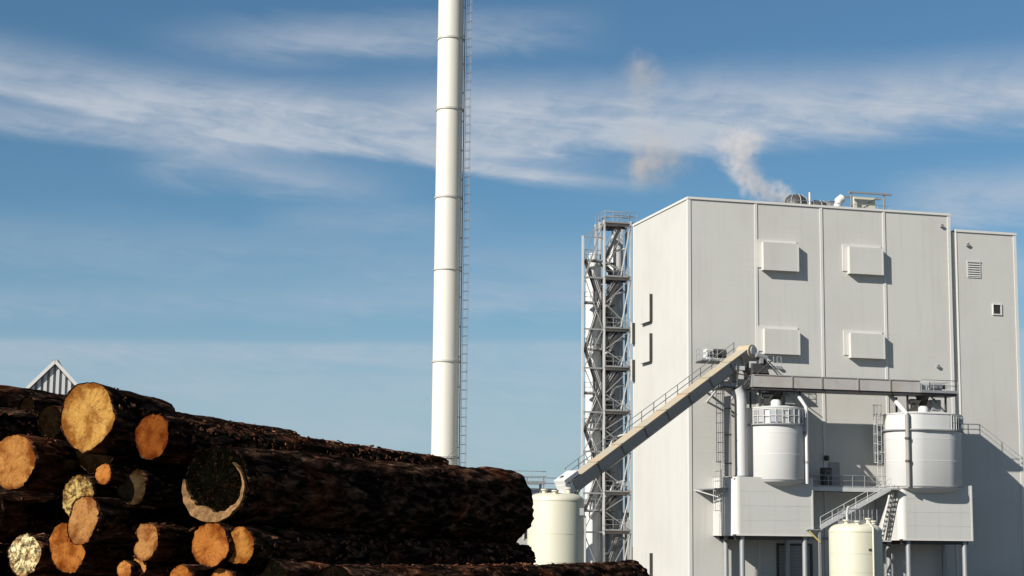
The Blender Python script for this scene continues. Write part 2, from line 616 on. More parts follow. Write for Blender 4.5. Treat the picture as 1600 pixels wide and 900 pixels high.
# ------------------------------------------------------------------ boiler house
H = 36.3
W = 27.72
D = 15.5
bh = thing('boiler_house', (0, 0, 0), 'tall white metal clad boiler house with four shallow hoods on its front', 'building')
put('core_wall', 'cladding', bh, lambda m: m.box(0.13, W - 0.13, -D + 0.13, -0.13, 0, H - 0.1))
put('roof', 'roof_grey', bh, lambda m: m.box(0.2, W - 0.2, -D + 0.2, -0.2, H - 0.098, H + 0.02))
seams = [0, 6.93, 13.78, 20.5, W]
for a, b in zip(seams, seams[1:]):
    put('wall_panel', 'cladding', bh, lambda m: m.box(a + 0.025, b - 0.025, -0.125, 0, 0.0, H))
sv = [0, -5.17, -10.33, -D]
for a, b in zip(sv, sv[1:]):
    put('wall_panel', 'cladding', bh, lambda m: m.box(0, 0.125, a - (0.13 if a == 0 else 0.004), b + 0.004, 0.0, H))
put('wall_panel', 'cladding', bh, lambda m: m.box(W - 0.125, W, -D, -0.13, 0, H))
put('wall_panel', 'cladding', bh, lambda m: m.box(0.13, W - 0.13, -D, -D + 0.125, 0, H))
for u in seams[1:-1]:
    put('vertical_trim', 'trim_white', bh, lambda m: m.box(u - 0.13, u + 0.13, -0.02, 0.07, 0, H - 0.02))
put('corner_trim', 'trim_white', bh, lambda m: m.box(-0.06, 0.24, -0.34, 0.06, 0, H - 0.02))
put('corner_trim', 'trim_white', bh, lambda m: m.box(W - 0.26, W + 0.06, -0.3, 0.07, 0, H - 0.02))
put('corner_trim', 'trim_white', bh, lambda m: m.box(-0.05, 0.2, -D - 0.04, -D + 0.2, 0, H - 0.02))
put('coping', 'trim_white', bh, lambda m: m.box(-0.10, W + 0.10, -0.35, 0.11, H - 0.018, H + 0.2))
put('coping', 'trim_white', bh, lambda m: m.box(-0.10, 0.32, -D - 0.08, -0.352, H - 0.018, H + 0.2))
put('coping', 'trim_white', bh, lambda m: m.box(W - 0.32, W + 0.1, -D - 0.08, -0.352, H - 0.018, H + 0.2))
put('coping', 'trim_white', bh, lambda m: m.box(0.322, W - 0.322, -D - 0.08, -D + 0.25, H - 0.018, H + 0.2))
for (u0, u1, z0, z1) in ((6.95, 11.12, 29.7, 32.75), (15.98, 20.08, 29.8, 32.80), (6.98, 11.12, 21.65, 24.4), (15.95, 20.06, 21.6, 24.35)):
    hd = put('ventilation_hood', 'cladding', bh, lambda m: m.box(u0 + 0.5, u1, 0.002, 0.60, z0 + 0.06, z1 - 0.30))
    put('flashing', 'trim_white', hd, lambda m: m.box(u0, u0 + 0.49, -0.01, 0.09, z0 + 0.35, z1))
    put('flashing', 'trim_white', hd, lambda m: m.box(u0 + 0.492, u1 + 0.02, -0.01, 0.10, z1 - 0.295, z1))
    put('edge_trim', 'trim_white', hd, lambda m: m.box(u1 - 0.14, u1 + 0.012, 0.46, 0.612, z0 + 0.05, z1 - 0.298))
for (v0, v1, z0, z1) in ((-12.6, -9.8, 25.7, 28.5), (-12.6, -9.85, 21.7, 24.55), (-15.35, -15.0, 24.0, 26.2), (-15.35, -15.0, 20.2, 22.4), (-12.3, -9.9, 0.3, 2.9)):
    hd = put('side_vent', 'cladding', bh, lambda m: m.box(-0.38, -0.33, v0, v1, z0, z1))
    put('louvre', 'louvre_dark', hd, lambda m: m.box(-0.328, -0.002, v0 + 0.03, v1 - 0.0, z0 + 0.0, z1 - 0.05))
for (u, z) in ((9.3, 20.4), (26.0, 21.2), (26.8, 35.2)):
    put('wall_lamp', 'grey_steel', bh, lambda m: (m.box(u - 0.14, u + 0.14, 0.0, 0.22, z - 0.12, z + 0.12), m.box(u - 0.05, u + 0.05, 0.0, 0.3, z + 0.13, z + 0.18)))
dr = put('roller_door', 'grey_steel', bh, lambda m: [m.box(8.9, 12.1, 0.005, 0.06, 0.05 + 0.3 * i, 0.325 + 0.3 * i) for i in range(12)])
put('door_frame', 'dark_steel', dr, lambda m: (m.box(8.68, 8.88, 0.0, 0.14, 0, 3.9), m.box(12.12, 12.32, 0.0, 0.14, 0, 3.9), m.box(8.882, 12.118, 0.0, 0.14, 3.68, 3.9)))
put('cable_tray', 'grey_steel', bh, lambda m: m.box(9.0, 19.0, 0.0, 0.15, 4.3, 4.5))
put('service_door', 'grey_steel', bh, lambda m: m.box(14.2, 15.3, 0.004, 0.07, 9.4, 11.6))
put('bulkhead_lamp', 'louvre_dark', bh, lambda m: m.lathe(13.9, 0.14, [(0.0, 11.75), (0.24, 11.78), (0.28, 12.0), (0.2, 12.2), (0.0, 12.25)], 12))

ax = thing('annex_tower', (28.2, -0.5, 0), 'narrower white metal clad annex at the right end, lower than its neighbour', 'building')
put('core_wall', 'cladding', ax, lambda m: m.box(W + 0.07, 35.1, -D, -0.62, 0, 34.7))
put('wall_panel', 'cladding', ax, lambda m: m.box(28.42, 34.86, -0.618, -0.5, 0, 34.75))
put('recessed_joint', 'cladding', ax, lambda m: m.box(W + 0.07, 28.40, -0.80, -0.63, 0, 34.72))
put('corner_trim', 'trim_white', ax, lambda m: m.box(34.862, 35.18, -0.9, -0.44, 0, 34.74))
put('coping', 'trim_white', ax, lambda m: m.box(28.4, 35.22, -0.9, -0.40, 34.752, 34.98))
put('coping', 'roof_grey', ax, lambda m: m.box(28.4, 35.22, -D, -0.902, 34.702, 34.94))
lv = put('louvre_panel', 'cladding', ax, lambda m: (m.box(29.6, 31.1, -0.5, -0.44, 30.2, 30.3), m.box(29.6, 31.1, -0.5, -0.40, 31.75, 31.9), m.box(29.6, 29.7, -0.5, -0.44, 30.302, 31.748), m.box(31.0, 31.1, -0.5, -0.44, 30.302, 31.748)))
for i in range(6):
    z = 30.42 + i * 0.23
    put('slat', 'light_steel', lv, lambda m: m.beam((29.7, -0.45, z), (31.0, -0.45, z), 0.02, 0.17, (0, -0.6, 0.8)))
wi = put('wall_opening', 'louvre_dark', ax, lambda m: m.box(32.4, 33.2, -0.497, -0.485, 26.7, 27.6))
put('frame', 'trim_white', wi, lambda m: (m.box(32.28, 32.398, -0.5, -0.40, 26.58, 27.72), m.box(33.202, 33.32, -0.5, -0.40, 26.58, 27.72), m.box(32.4, 33.2, -0.5, -0.40, 27.602, 27.72), m.box(32.4, 33.2, -0.5, -0.40, 26.58, 26.698)))
put('wall_lamp', 'grey_steel', ax, lambda m: (m.box(29.55, 29.85, -0.5, -0.3, 33.35, 33.6), m.box(29.65, 29.75, -0.5, -0.2, 33.62, 33.68)))
put('wall_patch', 'trim_white', ax, lambda m: m.box(28.45, 28.52, -0.52, -0.45, 0, 34.7))

ax.location += EV * 0.38

# ------------------------------------------------------------------ equipment on the roof
rf = thing('roof_fan', (14.4, -4.2, H), 'dark humped extractor fans in the middle of the boiler house roof', 'fan')
for (cu, r, hh) in ((13.1, 1.25, 1.9), (15.4, 1.2, 1.45)):
    fan = put('fan_cowl', 'dark_steel', rf, lambda m: m.lathe(cu, -4.2, [(r * 1.05, H + 0.02), (r, H + hh * 0.5), (r * 0.85, H + hh * 0.8), (r * 0.5, H + hh), (0, H + hh * 1.04)], 18))
    for k in range(8):
        t = k * math.tau / 8
        put('rib', 'grey_steel', fan, lambda m: m.tube([(cu + r * c * math.cos(t), -4.2 + r * c * math.sin(t), H + hh * z) for c, z in ((1.07, 0.02), (1.03, 0.5), (0.88, 0.82), (0.5, 1.03))], 0.06, 5))
put('duct', 'galvanised', rf, lambda m: m.tube([(12.0, -4.2, H + 0.5), (11.2, -4.2, H + 0.55), (10.6, -4.2, H + 0.1)], 0.36, 12))
put('stub_pipe', 'light_steel', rf, lambda m: m.tube([(14.15, -3.2, H), (14.15, -3.2, H + 2.1)], 0.12, 8))
railing(rf, [(11.5, -2.7, H + 0.02), (17.2, -2.7, H + 0.02)], 1.1, step=1.4)

for (u, w_, hh, mt2) in ((10.9, 0.5, 0.8, 'grey_steel'), (16.6, 0.45, 1.0, 'light_steel'), (17.0, 0.3, 1.5, 'grey_steel'), (18.0, 0.3, 0.8, 'grey_steel')):
    put('plant_box', mt2, rf, lambda m: (m.box(u - w_, u + w_, -5.0, -3.9, H + 0.02, H + hh), m.box(u - w_ - 0.05, u + w_ + 0.05, -5.05, -3.85, H + hh + 0.002, H + hh + 0.06)))
put('header_pipe', 'galvanised', rf, lambda m: m.tube([(10.6, -3.3, H + 0.7), (17.9, -3.3, H + 0.7)], 0.14, 8))
rp = thing('roof_frame', (20.2, -4, H), 'small open steel frame with cream panel and railing on the boiler house roof', 'steel frame')
for (u, v) in ((18.6, -3), (22.2, -3), (18.6, -5.4), (22.2, -5.4)):
    put('post', 'grey_steel', rp, lambda m: m.box(u - 0.09, u + 0.09, v - 0.09, v + 0.09, H + 0.02, H + 2.3))
put('canopy_beam', 'galvanised', rp, lambda m: m.box(18.3, 23.0, -3.15, -2.85, H + 2.302, H + 2.46))
put('canopy_beam', 'galvanised', rp, lambda m: m.box(18.3, 23.0, -5.55, -5.25, H + 2.302, H + 2.46))
railing(rp, [(18.7, -2.7, H + 0.02), (22.6, -2.7, H + 0.02)], 1.1, step=1.3)
put('panel', 'tank_cream', rp, lambda m: m.box(19.2, 21.5, -4.0, -3.6, H + 0.3, H + 2.1))
put('panel_frame', 'grey_steel', rp, lambda m: [m.beam((19.2, -3.55, H + 0.35), (21.5, -3.55, H + 2.0), 0.06, 0.06)])
vs = thing('roof_vent', (17.9, -4, H), 'short white bent vent pipe beside the steel frame on the boiler house roof', 'vent pipe')
put('pipe', 'silo_white', vs, lambda m: m.tube([(17.5, -4, H + 0.02), (17.5, -4, H + 1.1), (17.65, -4, H + 1.6), (18.1, -4, H + 1.95)], 0.42, 14))
put('collar', 'grey_steel', vs, lambda m: m.lathe(17.5, -4, [(0.45, H + 0.5), (0.52, H + 0.5), (0.52, H + 0.62), (0.45, H + 0.62)], 14))
railing(vs, [(16.4, -2.8, H + 0.02), (18.4, -2.8, H + 0.02)], 1.1)

# ------------------------------------------------------------------ chimney
CU, CV, CR = -19.67, -15.85, 1.3
ch = thing('chimney', (CU, CV, 0), 'tall slender cream steel chimney with ring flanges and a side ladder', 'chimney')
rings = [0.0, 12.0, 21.5, 30.7, 38.1, 47.2, 54.6, 62.0, 68.0]
for i, (a, b) in enumerate(zip(rings, rings[1:])):
    r0, r1 = CR + 0.03 - 0.0004 * a, CR + 0.03 - 0.0004 * b
    put('shell_section', 'chimney_white', ch, lambda m: m.lathe(CU, CV, [(r0, a + 0.004), (r1, b - 0.004)], 48))
    if i:
        wdt = 0.05 if i == 3 else 0.10
        put('flange', 'flange_grey', ch, lambda m: m.lathe(CU, CV, [(r0 - 0.05, a - wdt), (r0 + 0.09, a - wdt), (r0 + 0.09, a + wdt), (r0 - 0.05, a + wdt)], 48, False))
put('rim', 'flange_grey', ch, lambda m: m.lathe(CU, CV, [(CR + 0.05, 67.9), (CR + 0.12, 67.9), (CR + 0.12, 68.2), (CR - 0.1, 68.2), (CR - 0.1, 60)], 48, False))
lad_dir = Vector((0.93, 0.36, 0)).normalized()
lad_side = Vector((-lad_dir.y, lad_dir.x, 0))
lad = ladder(ch, Vector((CU, CV, 0)) + lad_dir * (CR + 0.16), 3, 66, lad_side, lad_dir, cage=True, mat='grey_steel')
for i in range(21):
    z = 4 + i * 3.0
    p0 = Vector((CU, CV, z)) + lad_dir * (CR - 0.05)
    put('bracket', 'galvanised', lad, lambda m: [m.beam(p0 + lad_side * s, p0 + lad_side * s + lad_dir * 0.22, 0.06, 0.06) for s in (-0.22, 0.22)])

cg = thing('chimney_gantry', (-16, -12, 0), 'railed steel gantry just right of the chimney foot behind the logs', 'gantry')
put('deck', 'grey_steel', cg, lambda m: m.box(-18.2, -10.5, -12.6, -11.4, 9.4, 9.55))
for u in (-17.8, -14.4, -10.9):
    put('leg', 'grey_steel', cg, lambda m: m.box(u - 0.1, u + 0.1, -12.1, -11.9, 0, 9.398))
railing(cg, [(-18.2, -12.6, 9.55), (-18.2, -11.4, 9.55), (-10.5, -11.4, 9.55), (-10.5, -12.6, 9.55)], 1.1)
put('stay_rod', 'grey_steel', cg, lambda m: m.tube([(-19.4, -13.2, 12.6), (-22.5, -11.5, 9.6)], 0.03, 5))

pb = thing('pipe_bridge', (-9, -23, 0), 'railed walkway bridge behind the large cream tank by the stair tower', 'walkway')
put('deck', 'grey_steel', pb, lambda m: m.box(-16.5, -5.6, -23.9, -22.5, 8.95, 9.2))
for u in (-16, -11, -6):
    put('leg', 'grey_steel', pb, lambda m: m.box(u - 0.1, u + 0.1, -23.3, -23.1, 0, 8.948))
railing(pb, [(-16.5, -23.9, 9.2), (-16.5, -22.5, 9.2), (-5.6, -22.5, 9.2)], 1.25, step=1.8, r=0.035)
put('pipe', 'light_steel', pb, lambda m: m.tube([(-16.5, -22.3, 8.75), (-5.6, -22.3, 8.75)], 0.16, 10))

# ------------------------------------------------------------------ steel stair tower with white ducts
st = thing('stair_tower', (-2.7, -18.4, 0), 'open grey steel stair tower with zigzag flights behind the boiler house', 'stair tower')
PU = (-5.3, -3.0, -0.12)
PV = (-16.1, -17.5, -18.9)
for u in PU:
    for v in PV:
        if u < -5 and v < -16.2:
            continue
        top = 35.1 if u < -5 else 36.9
        put('post', 'light_steel', st, lambda m: (m.box(u - 0.10, u + 0.10, v - 0.10, v + 0.10, 0, top)))
LV = [5.0, 8.9, 13.1, 17.1, 21.6, 25.6, 30.95, 36.6]
LV2 = [7.0, 11.0, 15.2, 18.9, 23.4, 28.2, 32.6]
for i, z in enumerate(LV):
    for v in PV:
        put('beam', 'dark_steel', st, lambda m: m.box(-2.898, -0.222, v - 0.07, v + 0.07, z - 0.3, z - 0.05))
    put('beam', 'grey_steel', st, lambda m: m.box(-3.07, -2.93, -18.798, -17.602, z - 0.3, z - 0.05))
    pl = put('platform', 'dark_steel', st, lambda m: m.box(-3.0, -0.23, -17.3, -16.0, z - 0.048, z + 0.03))
    railing(pl, [(-2.85, -16.05, z + 0.03), (-0.3, -16.05, z + 0.03)], 1.1, 'grey_steel', 0.9, 0.028)
    if z < 35:
        put('beam', 'grey_steel', st, lambda m: m.box(-5.198, -3.102, -16.16, -16.04, z - 0.22, z - 0.06))
        put('beam', 'grey_steel', st, lambda m: m.box(-4.3, -3.102, -18.96, -18.84, z - 0.22, z - 0.06))
for i, z in enumerate(LV2):
    pl = put('platform', 'dark_steel', st, lambda m: m.box(-5.05, -3.15, -16.75, -16.2, z - 0.12, z))
    railing(pl, [(-5.05, -16.25, z), (-3.2, -16.25, z)], 1.1, 'grey_steel', 0.6, 0.028)
    put('platform', 'dark_steel', st, lambda m: m.box(-2.7, -1.5, -18.0, -16.9, z - 0.10, z))
allz = sorted(LV + LV2)
allz = [0.0] + allz
for i, (a, b) in enumerate(zip(allz, allz[1:])):
    u0, u1 = (-2.8, -1.0) if i % 2 == 0 else (-1.0, -2.8)
    vv = -16.7 if i % 2 == 0 else -17.6
    fl = put('stair_flight', 'dark_steel', st, lambda m: [m.beam((u0, vv + s, a), (u1, vv + s, b), 0.05, 0.24) for s in (-0.38, 0.38)])

    def treads(m):
        n = max(4, int((b - a) / 0.22))
        for k in range(1, n):
            t = k / n
            u = u0 + (u1 - u0) * t
            m.box(u - 0.13, u + 0.13, vv - 0.35, vv + 0.35, a + (b - a) * t - 0.02, a + (b - a) * t + 0.02)
    put('treads', 'dark_steel', fl, treads)
    put('handrail', 'grey_steel', fl, lambda m: [m.tube([(u0, vv + s_, a + h), (u1, vv + s_, b + h)], 0.035, 5) for h in (1.0, 0.55) for s_ in (-0.4, 0.4)])
for i, (a, b) in enumerate(zip([0] + LV[:-1], LV)):
    s = 1 if i % 2 else -1
    put('brace', 'grey_steel', st, lambda m: m.beam((-4.15 - s * 0.95, -16.02, a), (-4.15 + s * 0.95, -16.02, b - 0.2), 0.07, 0.09))
    put('brace', 'grey_steel', st, lambda m: m.beam((-0.5, -19.0, a), (-2.6, -19.0, b - 0.2), 0.08, 0.1))
    put('brace', 'light_steel', st, lambda m: m.beam((-1.2, -15.98, a + 0.2), (-0.25, -15.98, b - 0.4), 0.07, 0.10))
for i, (a, b_) in enumerate(zip(LV2, LV2[1:])):
    u0, u1 = (-4.9, -3.3) if i % 2 == 0 else (-3.3, -4.9)
    fl = put('stair_flight', 'dark_steel', st, lambda m: [m.beam((u0, -16.5 + s, a), (u1, -16.5 + s, b_), 0.05, 0.2) for s in (-0.3, 0.3)])
    put('handrail', 'light_steel', fl, lambda m: [m.tube([(u0, -16.2, a + h_), (u1, -16.2, b_ + h_)], 0.03, 5) for h_ in (1.0, 0.5)])
for z in (4, 9.8, 14.5, 19.6, 24.4, 29.3, 33.8):
    put('pipe_run', 'silo_white', st, lambda m: m.tube([(-2.9, -16.9, z - 1.4), (-2.2, -16.9, z - 1.2), (-1.6, -16.9, z), (-0.5, -16.9, z + 0.3)], 0.13, 8))
for i, (a, b_) in enumerate(zip(allz, allz[1:])):
    s = 1 if i % 2 else -1
    put('brace', 'grey_steel', st, lambda m: m.beam((-1.5 + s * 1.3, -15.96, a + 0.1), (-1.5 - s * 1.3, -15.96, b_ - 0.15), 0.06, 0.08))
    put('brace', 'grey_steel', st, lambda m: m.beam((-3.7 + s * 0.55, -18.85, a), (-3.7 - s * 0.55, -18.85, b_), 0.06, 0.08))
railing(st, [(-3.0, -18.8, 36.65), (-3.0, -16.1, 36.65), (-0.2, -16.1, 36.65), (0.6, -16.1, 36.65)], 1.2, 'grey_steel', 0.8)
put('top_frame', 'grey_steel', st, lambda m: (m.box(-2.898, -0.222, -18.96, -18.84, 36.6, 36.85), m.tube([(-2.9, -18.2, 37.2), (-1.6, -18.2, 37.7), (0.6, -18.2, 37.6)], 0.05, 6), m.tube([(-2.9, -17.0, 37.2), (-1.6, -17.0, 37.7), (0.6, -17.0, 37.6)], 0.05, 6)))
put('top_strut', 'grey_steel', st, lambda m: (m.beam((-5.3, -16.1, 35.1), (-3.0, -16.1, 36.2), 0.08, 0.08), m.beam((-5.0, -16.0, 31.0), (-3.2, -16.0, 36.5), 0.10, 0.12), m.beam((-5.3, -16.1, 35.0), (-3.1, -16.1, 35.0), 0.07, 0.1)))


def flue(name, u, v, r, z1, label, bands_z):
    t = thing(name, (u, v, 0), label, 'duct', 'white ducts inside the stair tower')
    put('shell', 'silo_white', t, lambda m: m.lathe(u, v, [(r, 0), (r, z1 - 1.2), (r * 0.55, z1), (r * 0.5, z1 + 0.6), (0, z1 + 0.65)], 28))
    for z in bands_z:
        put('support_ring', 'grey_steel', t, lambda m: m.lathe(u, v, [(r - 0.02, z - 0.08), (r + 0.07, z - 0.08), (r + 0.07, z + 0.08), (r - 0.02, z + 0.08)], 28, False))
    return t


flue('flue_duct', -3.7, -17.7, 0.74, 33.0, 'thin white vertical duct at the left side of the stair tower', [8, 16, 24, 31])
flue('flue_duct', -0.7, -19.3, 0.85, 35.6, 'wide white vertical duct at the right side of the stair tower', [6, 13.5, 22, 30])
flue('flue_duct', -2.2, -19.8, 0.85, 30.0, 'slim white duct in the middle of the stair tower behind the flights', [10, 20])

rs = thing('rear_shed', (-4, -34, 0), 'low white shed glimpsed low down through the stair tower', 'shed')
put('wall', 'cladding', rs, lambda m: m.box(-12, 6, -46, -34, 0, 7.2))
put('roof', 'roof_grey', rs, lambda m: m.prism([(-33.6, 7.202), (-40, 8.6), (-46.4, 7.202)], 'u', -12.3, 6.3))
for u in (-9, -5.5, -2):
    wd = put('window', 'louvre_dark', rs, lambda m: m.box(u - 0.7, u + 0.7, -33.998, -33.97, 4.2, 5.6))
    put('frame', 'trim_white', wd, lambda m: (m.box(u - 0.82, u - 0.702, -34, -33.93, 4.1, 5.7), m.box(u + 0.702, u + 0.82, -34, -33.93, 4.1, 5.7)))

# ------------------------------------------------------------------ silo enclosures on legs
SILO = {}


def enclosure(u0, u1, v1, z0, z1, label):
    t = thing('silo_enclosure', (u0, v1, 0), label, 'enclosure', 'boxed silo bases on legs')
    put('wall_panel', 'enclosure_white', t, lambda m: m.box(u0 + 0.622, u1 - 0.127, v1 - 0.1, v1, z0 + 0.12, z1))
    put('wall_panel', 'enclosure_white', t, lambda m: m.box(u0, u0 + 0.1, 0.03, v1 - 0.622, z0 + 0.12, z1))
    put('wall_panel', 'enclosure_white', t, lambda m: m.box(u1 - 0.1, u1, 0.03, v1 - 0.12, z0 + 0.12, z1))
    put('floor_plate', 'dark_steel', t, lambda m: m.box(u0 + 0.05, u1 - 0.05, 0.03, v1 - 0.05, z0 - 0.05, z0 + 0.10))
    put('roof_plate', 'roof_grey', t, lambda m: m.box(u0 + 0.11, u1 - 0.11, 0.03, v1 - 0.12, z1 - 0.25, z1 - 0.10))
    put('corner_trim', 'trim_white', t, lambda m: m.box(u1 - 0.125, u1 + 0.03, v1 - 0.125, v1 + 0.03, z0 + 0.12, z1 + 0.02))
    R_ = 0.62
    arcp = [(u0 + R_ - R_ * math.cos(k * math.pi / 16), v1 - R_ + R_ * math.sin(k * math.pi / 16)) for k in range(9)]
    arcp += [(u0 + R_ - (R_ - 0.1) * math.cos(k * math.pi / 16), v1 - R_ + (R_ - 0.1) * math.sin(k * math.pi / 16)) for k in range(8, -1, -1)]
    put('rounded_corner', 'trim_white', t, lambda m: m.prism(arcp, 'z', z0 + 0.12, z1))
    put('bottom_trim', 'trim_white', t, lambda m: m.box(u0 + 0.3, u1 + 0.03, v1 - 0.14, v1 + 0.035, z0, z0 + 0.118))
    put('bottom_trim', 'trim_white', t, lambda m: m.box(u0 - 0.03, u0 + 0.14, 0.03, v1 - 0.3, z0, z0 + 0.118))
    for k in (1, 2, 3):
        zz = z0 + 0.12 + (z1 - z0 - 0.12) * k / 4
        put('panel_joint', 'enclosure_white', t, lambda m: m.box(u0 + 0.64, u1 - 0.13, v1 + 0.001, v1 + 0.010, zz - 0.012, zz + 0.012))
    for u in (u0 + 1.0, u1 - 0.65):
        for v in (v1 - 0.45, 0.7):
            lg = put('leg', 'galvanised', t, lambda m: m.lathe(u, v, [(0.24, 0.04), (0.24, z0 - 0.052)], 16))
            put('base_plate', 'grey_steel', lg, lambda m: m.box(u - 0.4, u + 0.4, v - 0.4, v + 0.4, 0.005, 0.05))
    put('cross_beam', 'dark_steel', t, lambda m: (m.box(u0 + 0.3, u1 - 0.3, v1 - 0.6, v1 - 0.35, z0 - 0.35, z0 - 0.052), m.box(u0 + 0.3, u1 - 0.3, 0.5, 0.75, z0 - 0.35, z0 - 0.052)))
    return t


enclosure(2.3, 10.12, 5.0, 4.55, 9.85, 'white box enclosure on legs under the silo nearest the inclined conveyor')
enclosure(18.95, 26.45, 5.0, 4.28, 9.43, 'white box enclosure on legs under the right hand silo')


def silo(cu, cv, r, z0, z1, label, panels, hs=0.0):
    t = thing('silo', (cu, cv, z0), label, 'silo', 'white silos under the conveyor')
    put('shell', 'silo_white', t, lambda m: m.lathe(cu, cv, [(r * 0.62, z0 - 0.55), (r * 0.97, z0 - 0.12), (r, z0), (r, z1)], 56, True, hs))
    put('bottom_ring', 'grey_steel', t, lambda m: m.lathe(cu, cv, [(r - 0.02, z0 + 0.04), (r + 0.05, z0 + 0.04), (r + 0.05, z0 + 0.14), (r - 0.02, z0 + 0.14)], 56, False, hs))
    rf_ = put('roof', 'silo_white', t, lambda m: m.lathe(cu, cv, [(r + 0.06, z1 - 0.02), (r + 0.06, z1 + 0.06), (0.5, z1 + 0.42), (0.42, z1 + 0.62), (0, z1 + 0.64)], 56, False, hs))
    put('hatch', 'silo_white', rf_, lambda m: m.lathe(cu - 0.5, cv + 1.2, [(0.5, z1 + 0.1), (0.5, z1 + 0.62), (0.3, z1 + 0.8), (0, z1 + 0.82)], 16))
    zr = z1 - 1.45
    dk = put('walkway', 'grey_steel', t, lambda m: m.lathe(cu, cv, [(r + 0.01, zr - 0.12), (r + 0.22, zr - 0.12), (r + 0.22, zr), (r + 0.01, zr)], 56, False, hs))
    R = r + 0.19
    a0, a1 = panels
    n = 12

    def arc(k):
        return math.radians(a0 + (a1 - a0) * k / n)
    put('handrail', 'light_steel', dk, lambda m: [m.tube([(cu + hs + R * math.cos(arc(k)), cv + R * math.sin(arc(k)), zr + h) for k in range(n + 1)], 0.035, 6) for h in (1.35, 0.7)])
    for k in range(n + 1):
        put('post', 'light_steel', dk, lambda m: m.tube([(cu + hs + R * math.cos(arc(k)), cv + R * math.sin(arc(k)), zr), (cu + hs + R * math.cos(arc(k)), cv + R * math.sin(arc(k)), zr + 1.35)], 0.04, 6))
        if k < n and k % 3 != 0:
            p = [(cu + hs + q * math.cos(arc(j)), cv + q * math.sin(arc(j))) for q, j in ((R - 0.05, k + 0.08), (R - 0.05, k + 0.92), (R - 0.08, k + 0.92), (R - 0.08, k + 0.08))]
            put('guard_panel', 'galvanised', dk, lambda m: m.prism(p, 'z', zr + 0.12, zr + 1.25))
    for zz in (z0 + (z1 - z0) * 0.36, z0 + (z1 - z0) * 0.66):
        put('weld_seam', 'silo_white', t, lambda m: m.lathe(cu, cv, [(r - 0.01, zz - 0.03), (r + 0.014, zz - 0.03), (r + 0.014, zz + 0.03), (r - 0.01, zz + 0.03)], 56, False, hs))
    # clutter between silo top and gallery: rotary valve, filter box, small motor, frame
    put('inlet_chute', 'dark_steel', t, lambda m: m.lathe(cu, cv + 0.2, [(0.42, z1 + 0.5), (0.42, z1 + 1.0), (0.75, 17.9)], 4, False))
    put('filter_box', 'grey_steel', t, lambda m: m.box(cu + 0.7, cu + 1.7, cv - 0.4, cv + 0.7, z1 + 0.45, z1 + 1.5), 0.04)
    put('motor', 'dark_steel', t, lambda m: (m.tube([(cu - 1.7, cv + 0.9, z1 + 1.2), (cu - 0.8, cv + 0.9, z1 + 1.2)], 0.28, 12), m.box(cu - 1.5, cu - 1.0, cv + 0.6, cv + 1.2, z1 + 0.3, z1 + 0.92)))
    for (du, dv) in ((-2.0, 1.0), (2.0, 1.0), (-2.0, -1.2), (2.0, -1.2)):
        put('gallery_leg', 'dark_steel', t, lambda m: m.box(cu + du - 0.08, cu + du + 0.08, cv + dv - 0.08, cv + dv + 0.08, z1 + 0.1, 17.84))
    put('gallery_brace', 'dark_steel', t, lambda m: (m.beam((cu - 2, cv + 1.1, z1 + 0.2), (cu - 0.2, cv + 1.1, 17.8), 0.1, 0.1), m.beam((cu + 2, cv + 1.1, z1 + 0.2), (cu + 0.4, cv + 1.1, 17.8), 0.1, 0.1)))
    return t


silo(7.25, 3.4, 2.68, 9.55, 16.2, 'white round silo under the conveyor head, beside a wide white pipe', (20, 160))
silo(22.3, 3.4, 2.72, 9.2, 16.05, 'broad white silo on the right, dark pipe down its left side', (5, 80), 1.0)

# ------------------------------------------------------------------ inclined conveyor
S0 = Vector((-15.6, 12.6, 8.42))
S1 = Vector((4.65, 2.9, 21.42))
cd = (S1 - S0).normalized()
side = cd.cross(Vector((0, 0, 1))).normalized()      # points to +v / -v
if side.y < 0:
    side = -side
upn = side.cross(cd)
if upn.z < 0:
    upn = -upn
CL = (S1 - S0).length
ic = thing('inclined_conveyor', (-15.6, 12.6, 0), 'long inclined conveyor rising from the cream tank to the silo tops', 'conveyor')


def obeam(m, l0, l1, s0, s1, h0, h1):
    """box in conveyor coordinates: along, sideways (towards the viewer), up"""
    vs = [S0 + cd * l + side * s + upn * h for h in (h0, h1) for s in (s0, s1) for l in (l0, l1)]
    m.add(vs, [(0, 1, 3, 2), (4, 6, 7, 5), (0, 4, 5, 1), (2, 3, 7, 6), (0, 2, 6, 4), (1, 5, 7, 3)])


put('belt_bed', 'dark_steel', ic, lambda m: obeam(m, 0, CL, -0.52, 0.52, -0.42, 0.34))
nseg = 8
for i in range(nseg):
    l0, l1 = CL * i / nseg, CL * (i + 1) / nseg
    put('side_panel', 'conveyor_side', ic, lambda m: obeam(m, l0 + 0.03, l1 - 0.03, 0.525, 0.60, -0.46, 0.40))
    put('side_panel', 'conveyor_side', ic, lambda m: obeam(m, l0 + 0.03, l1 - 0.03, -0.60, -0.525, -0.46, 0.40))
    put('stiffener', 'dark_steel', ic, lambda m: obeam(m, l1 - 0.06, l1 + 0.06, 0.602, 0.66, -0.46, 0.42))
    cv_ = put('cover', 'conveyor_cover', ic, lambda m: obeam(m, l0 + 0.02, l1 - 0.02, -0.60, 0.64, 0.43, 0.55), 0.0)
    put('cover_rib', 'conveyor_cover', cv_, lambda m: obeam(m, l0 + 0.02, l0 + 0.16, -0.63, 0.67, 0.552, 0.62))
put('bottom_chord', 'dark_steel', ic, lambda m: (obeam(m, 0, CL, 0.60, 0.68, -0.53, -0.462), obeam(m, 0, CL, -0.68, -0.6, -0.53, -0.462)))
wk = put('walkway', 'galvanised', ic, lambda m: obeam(m, 0.5, CL - 0.5, -1.1, -0.69, 0.1, 0.18))
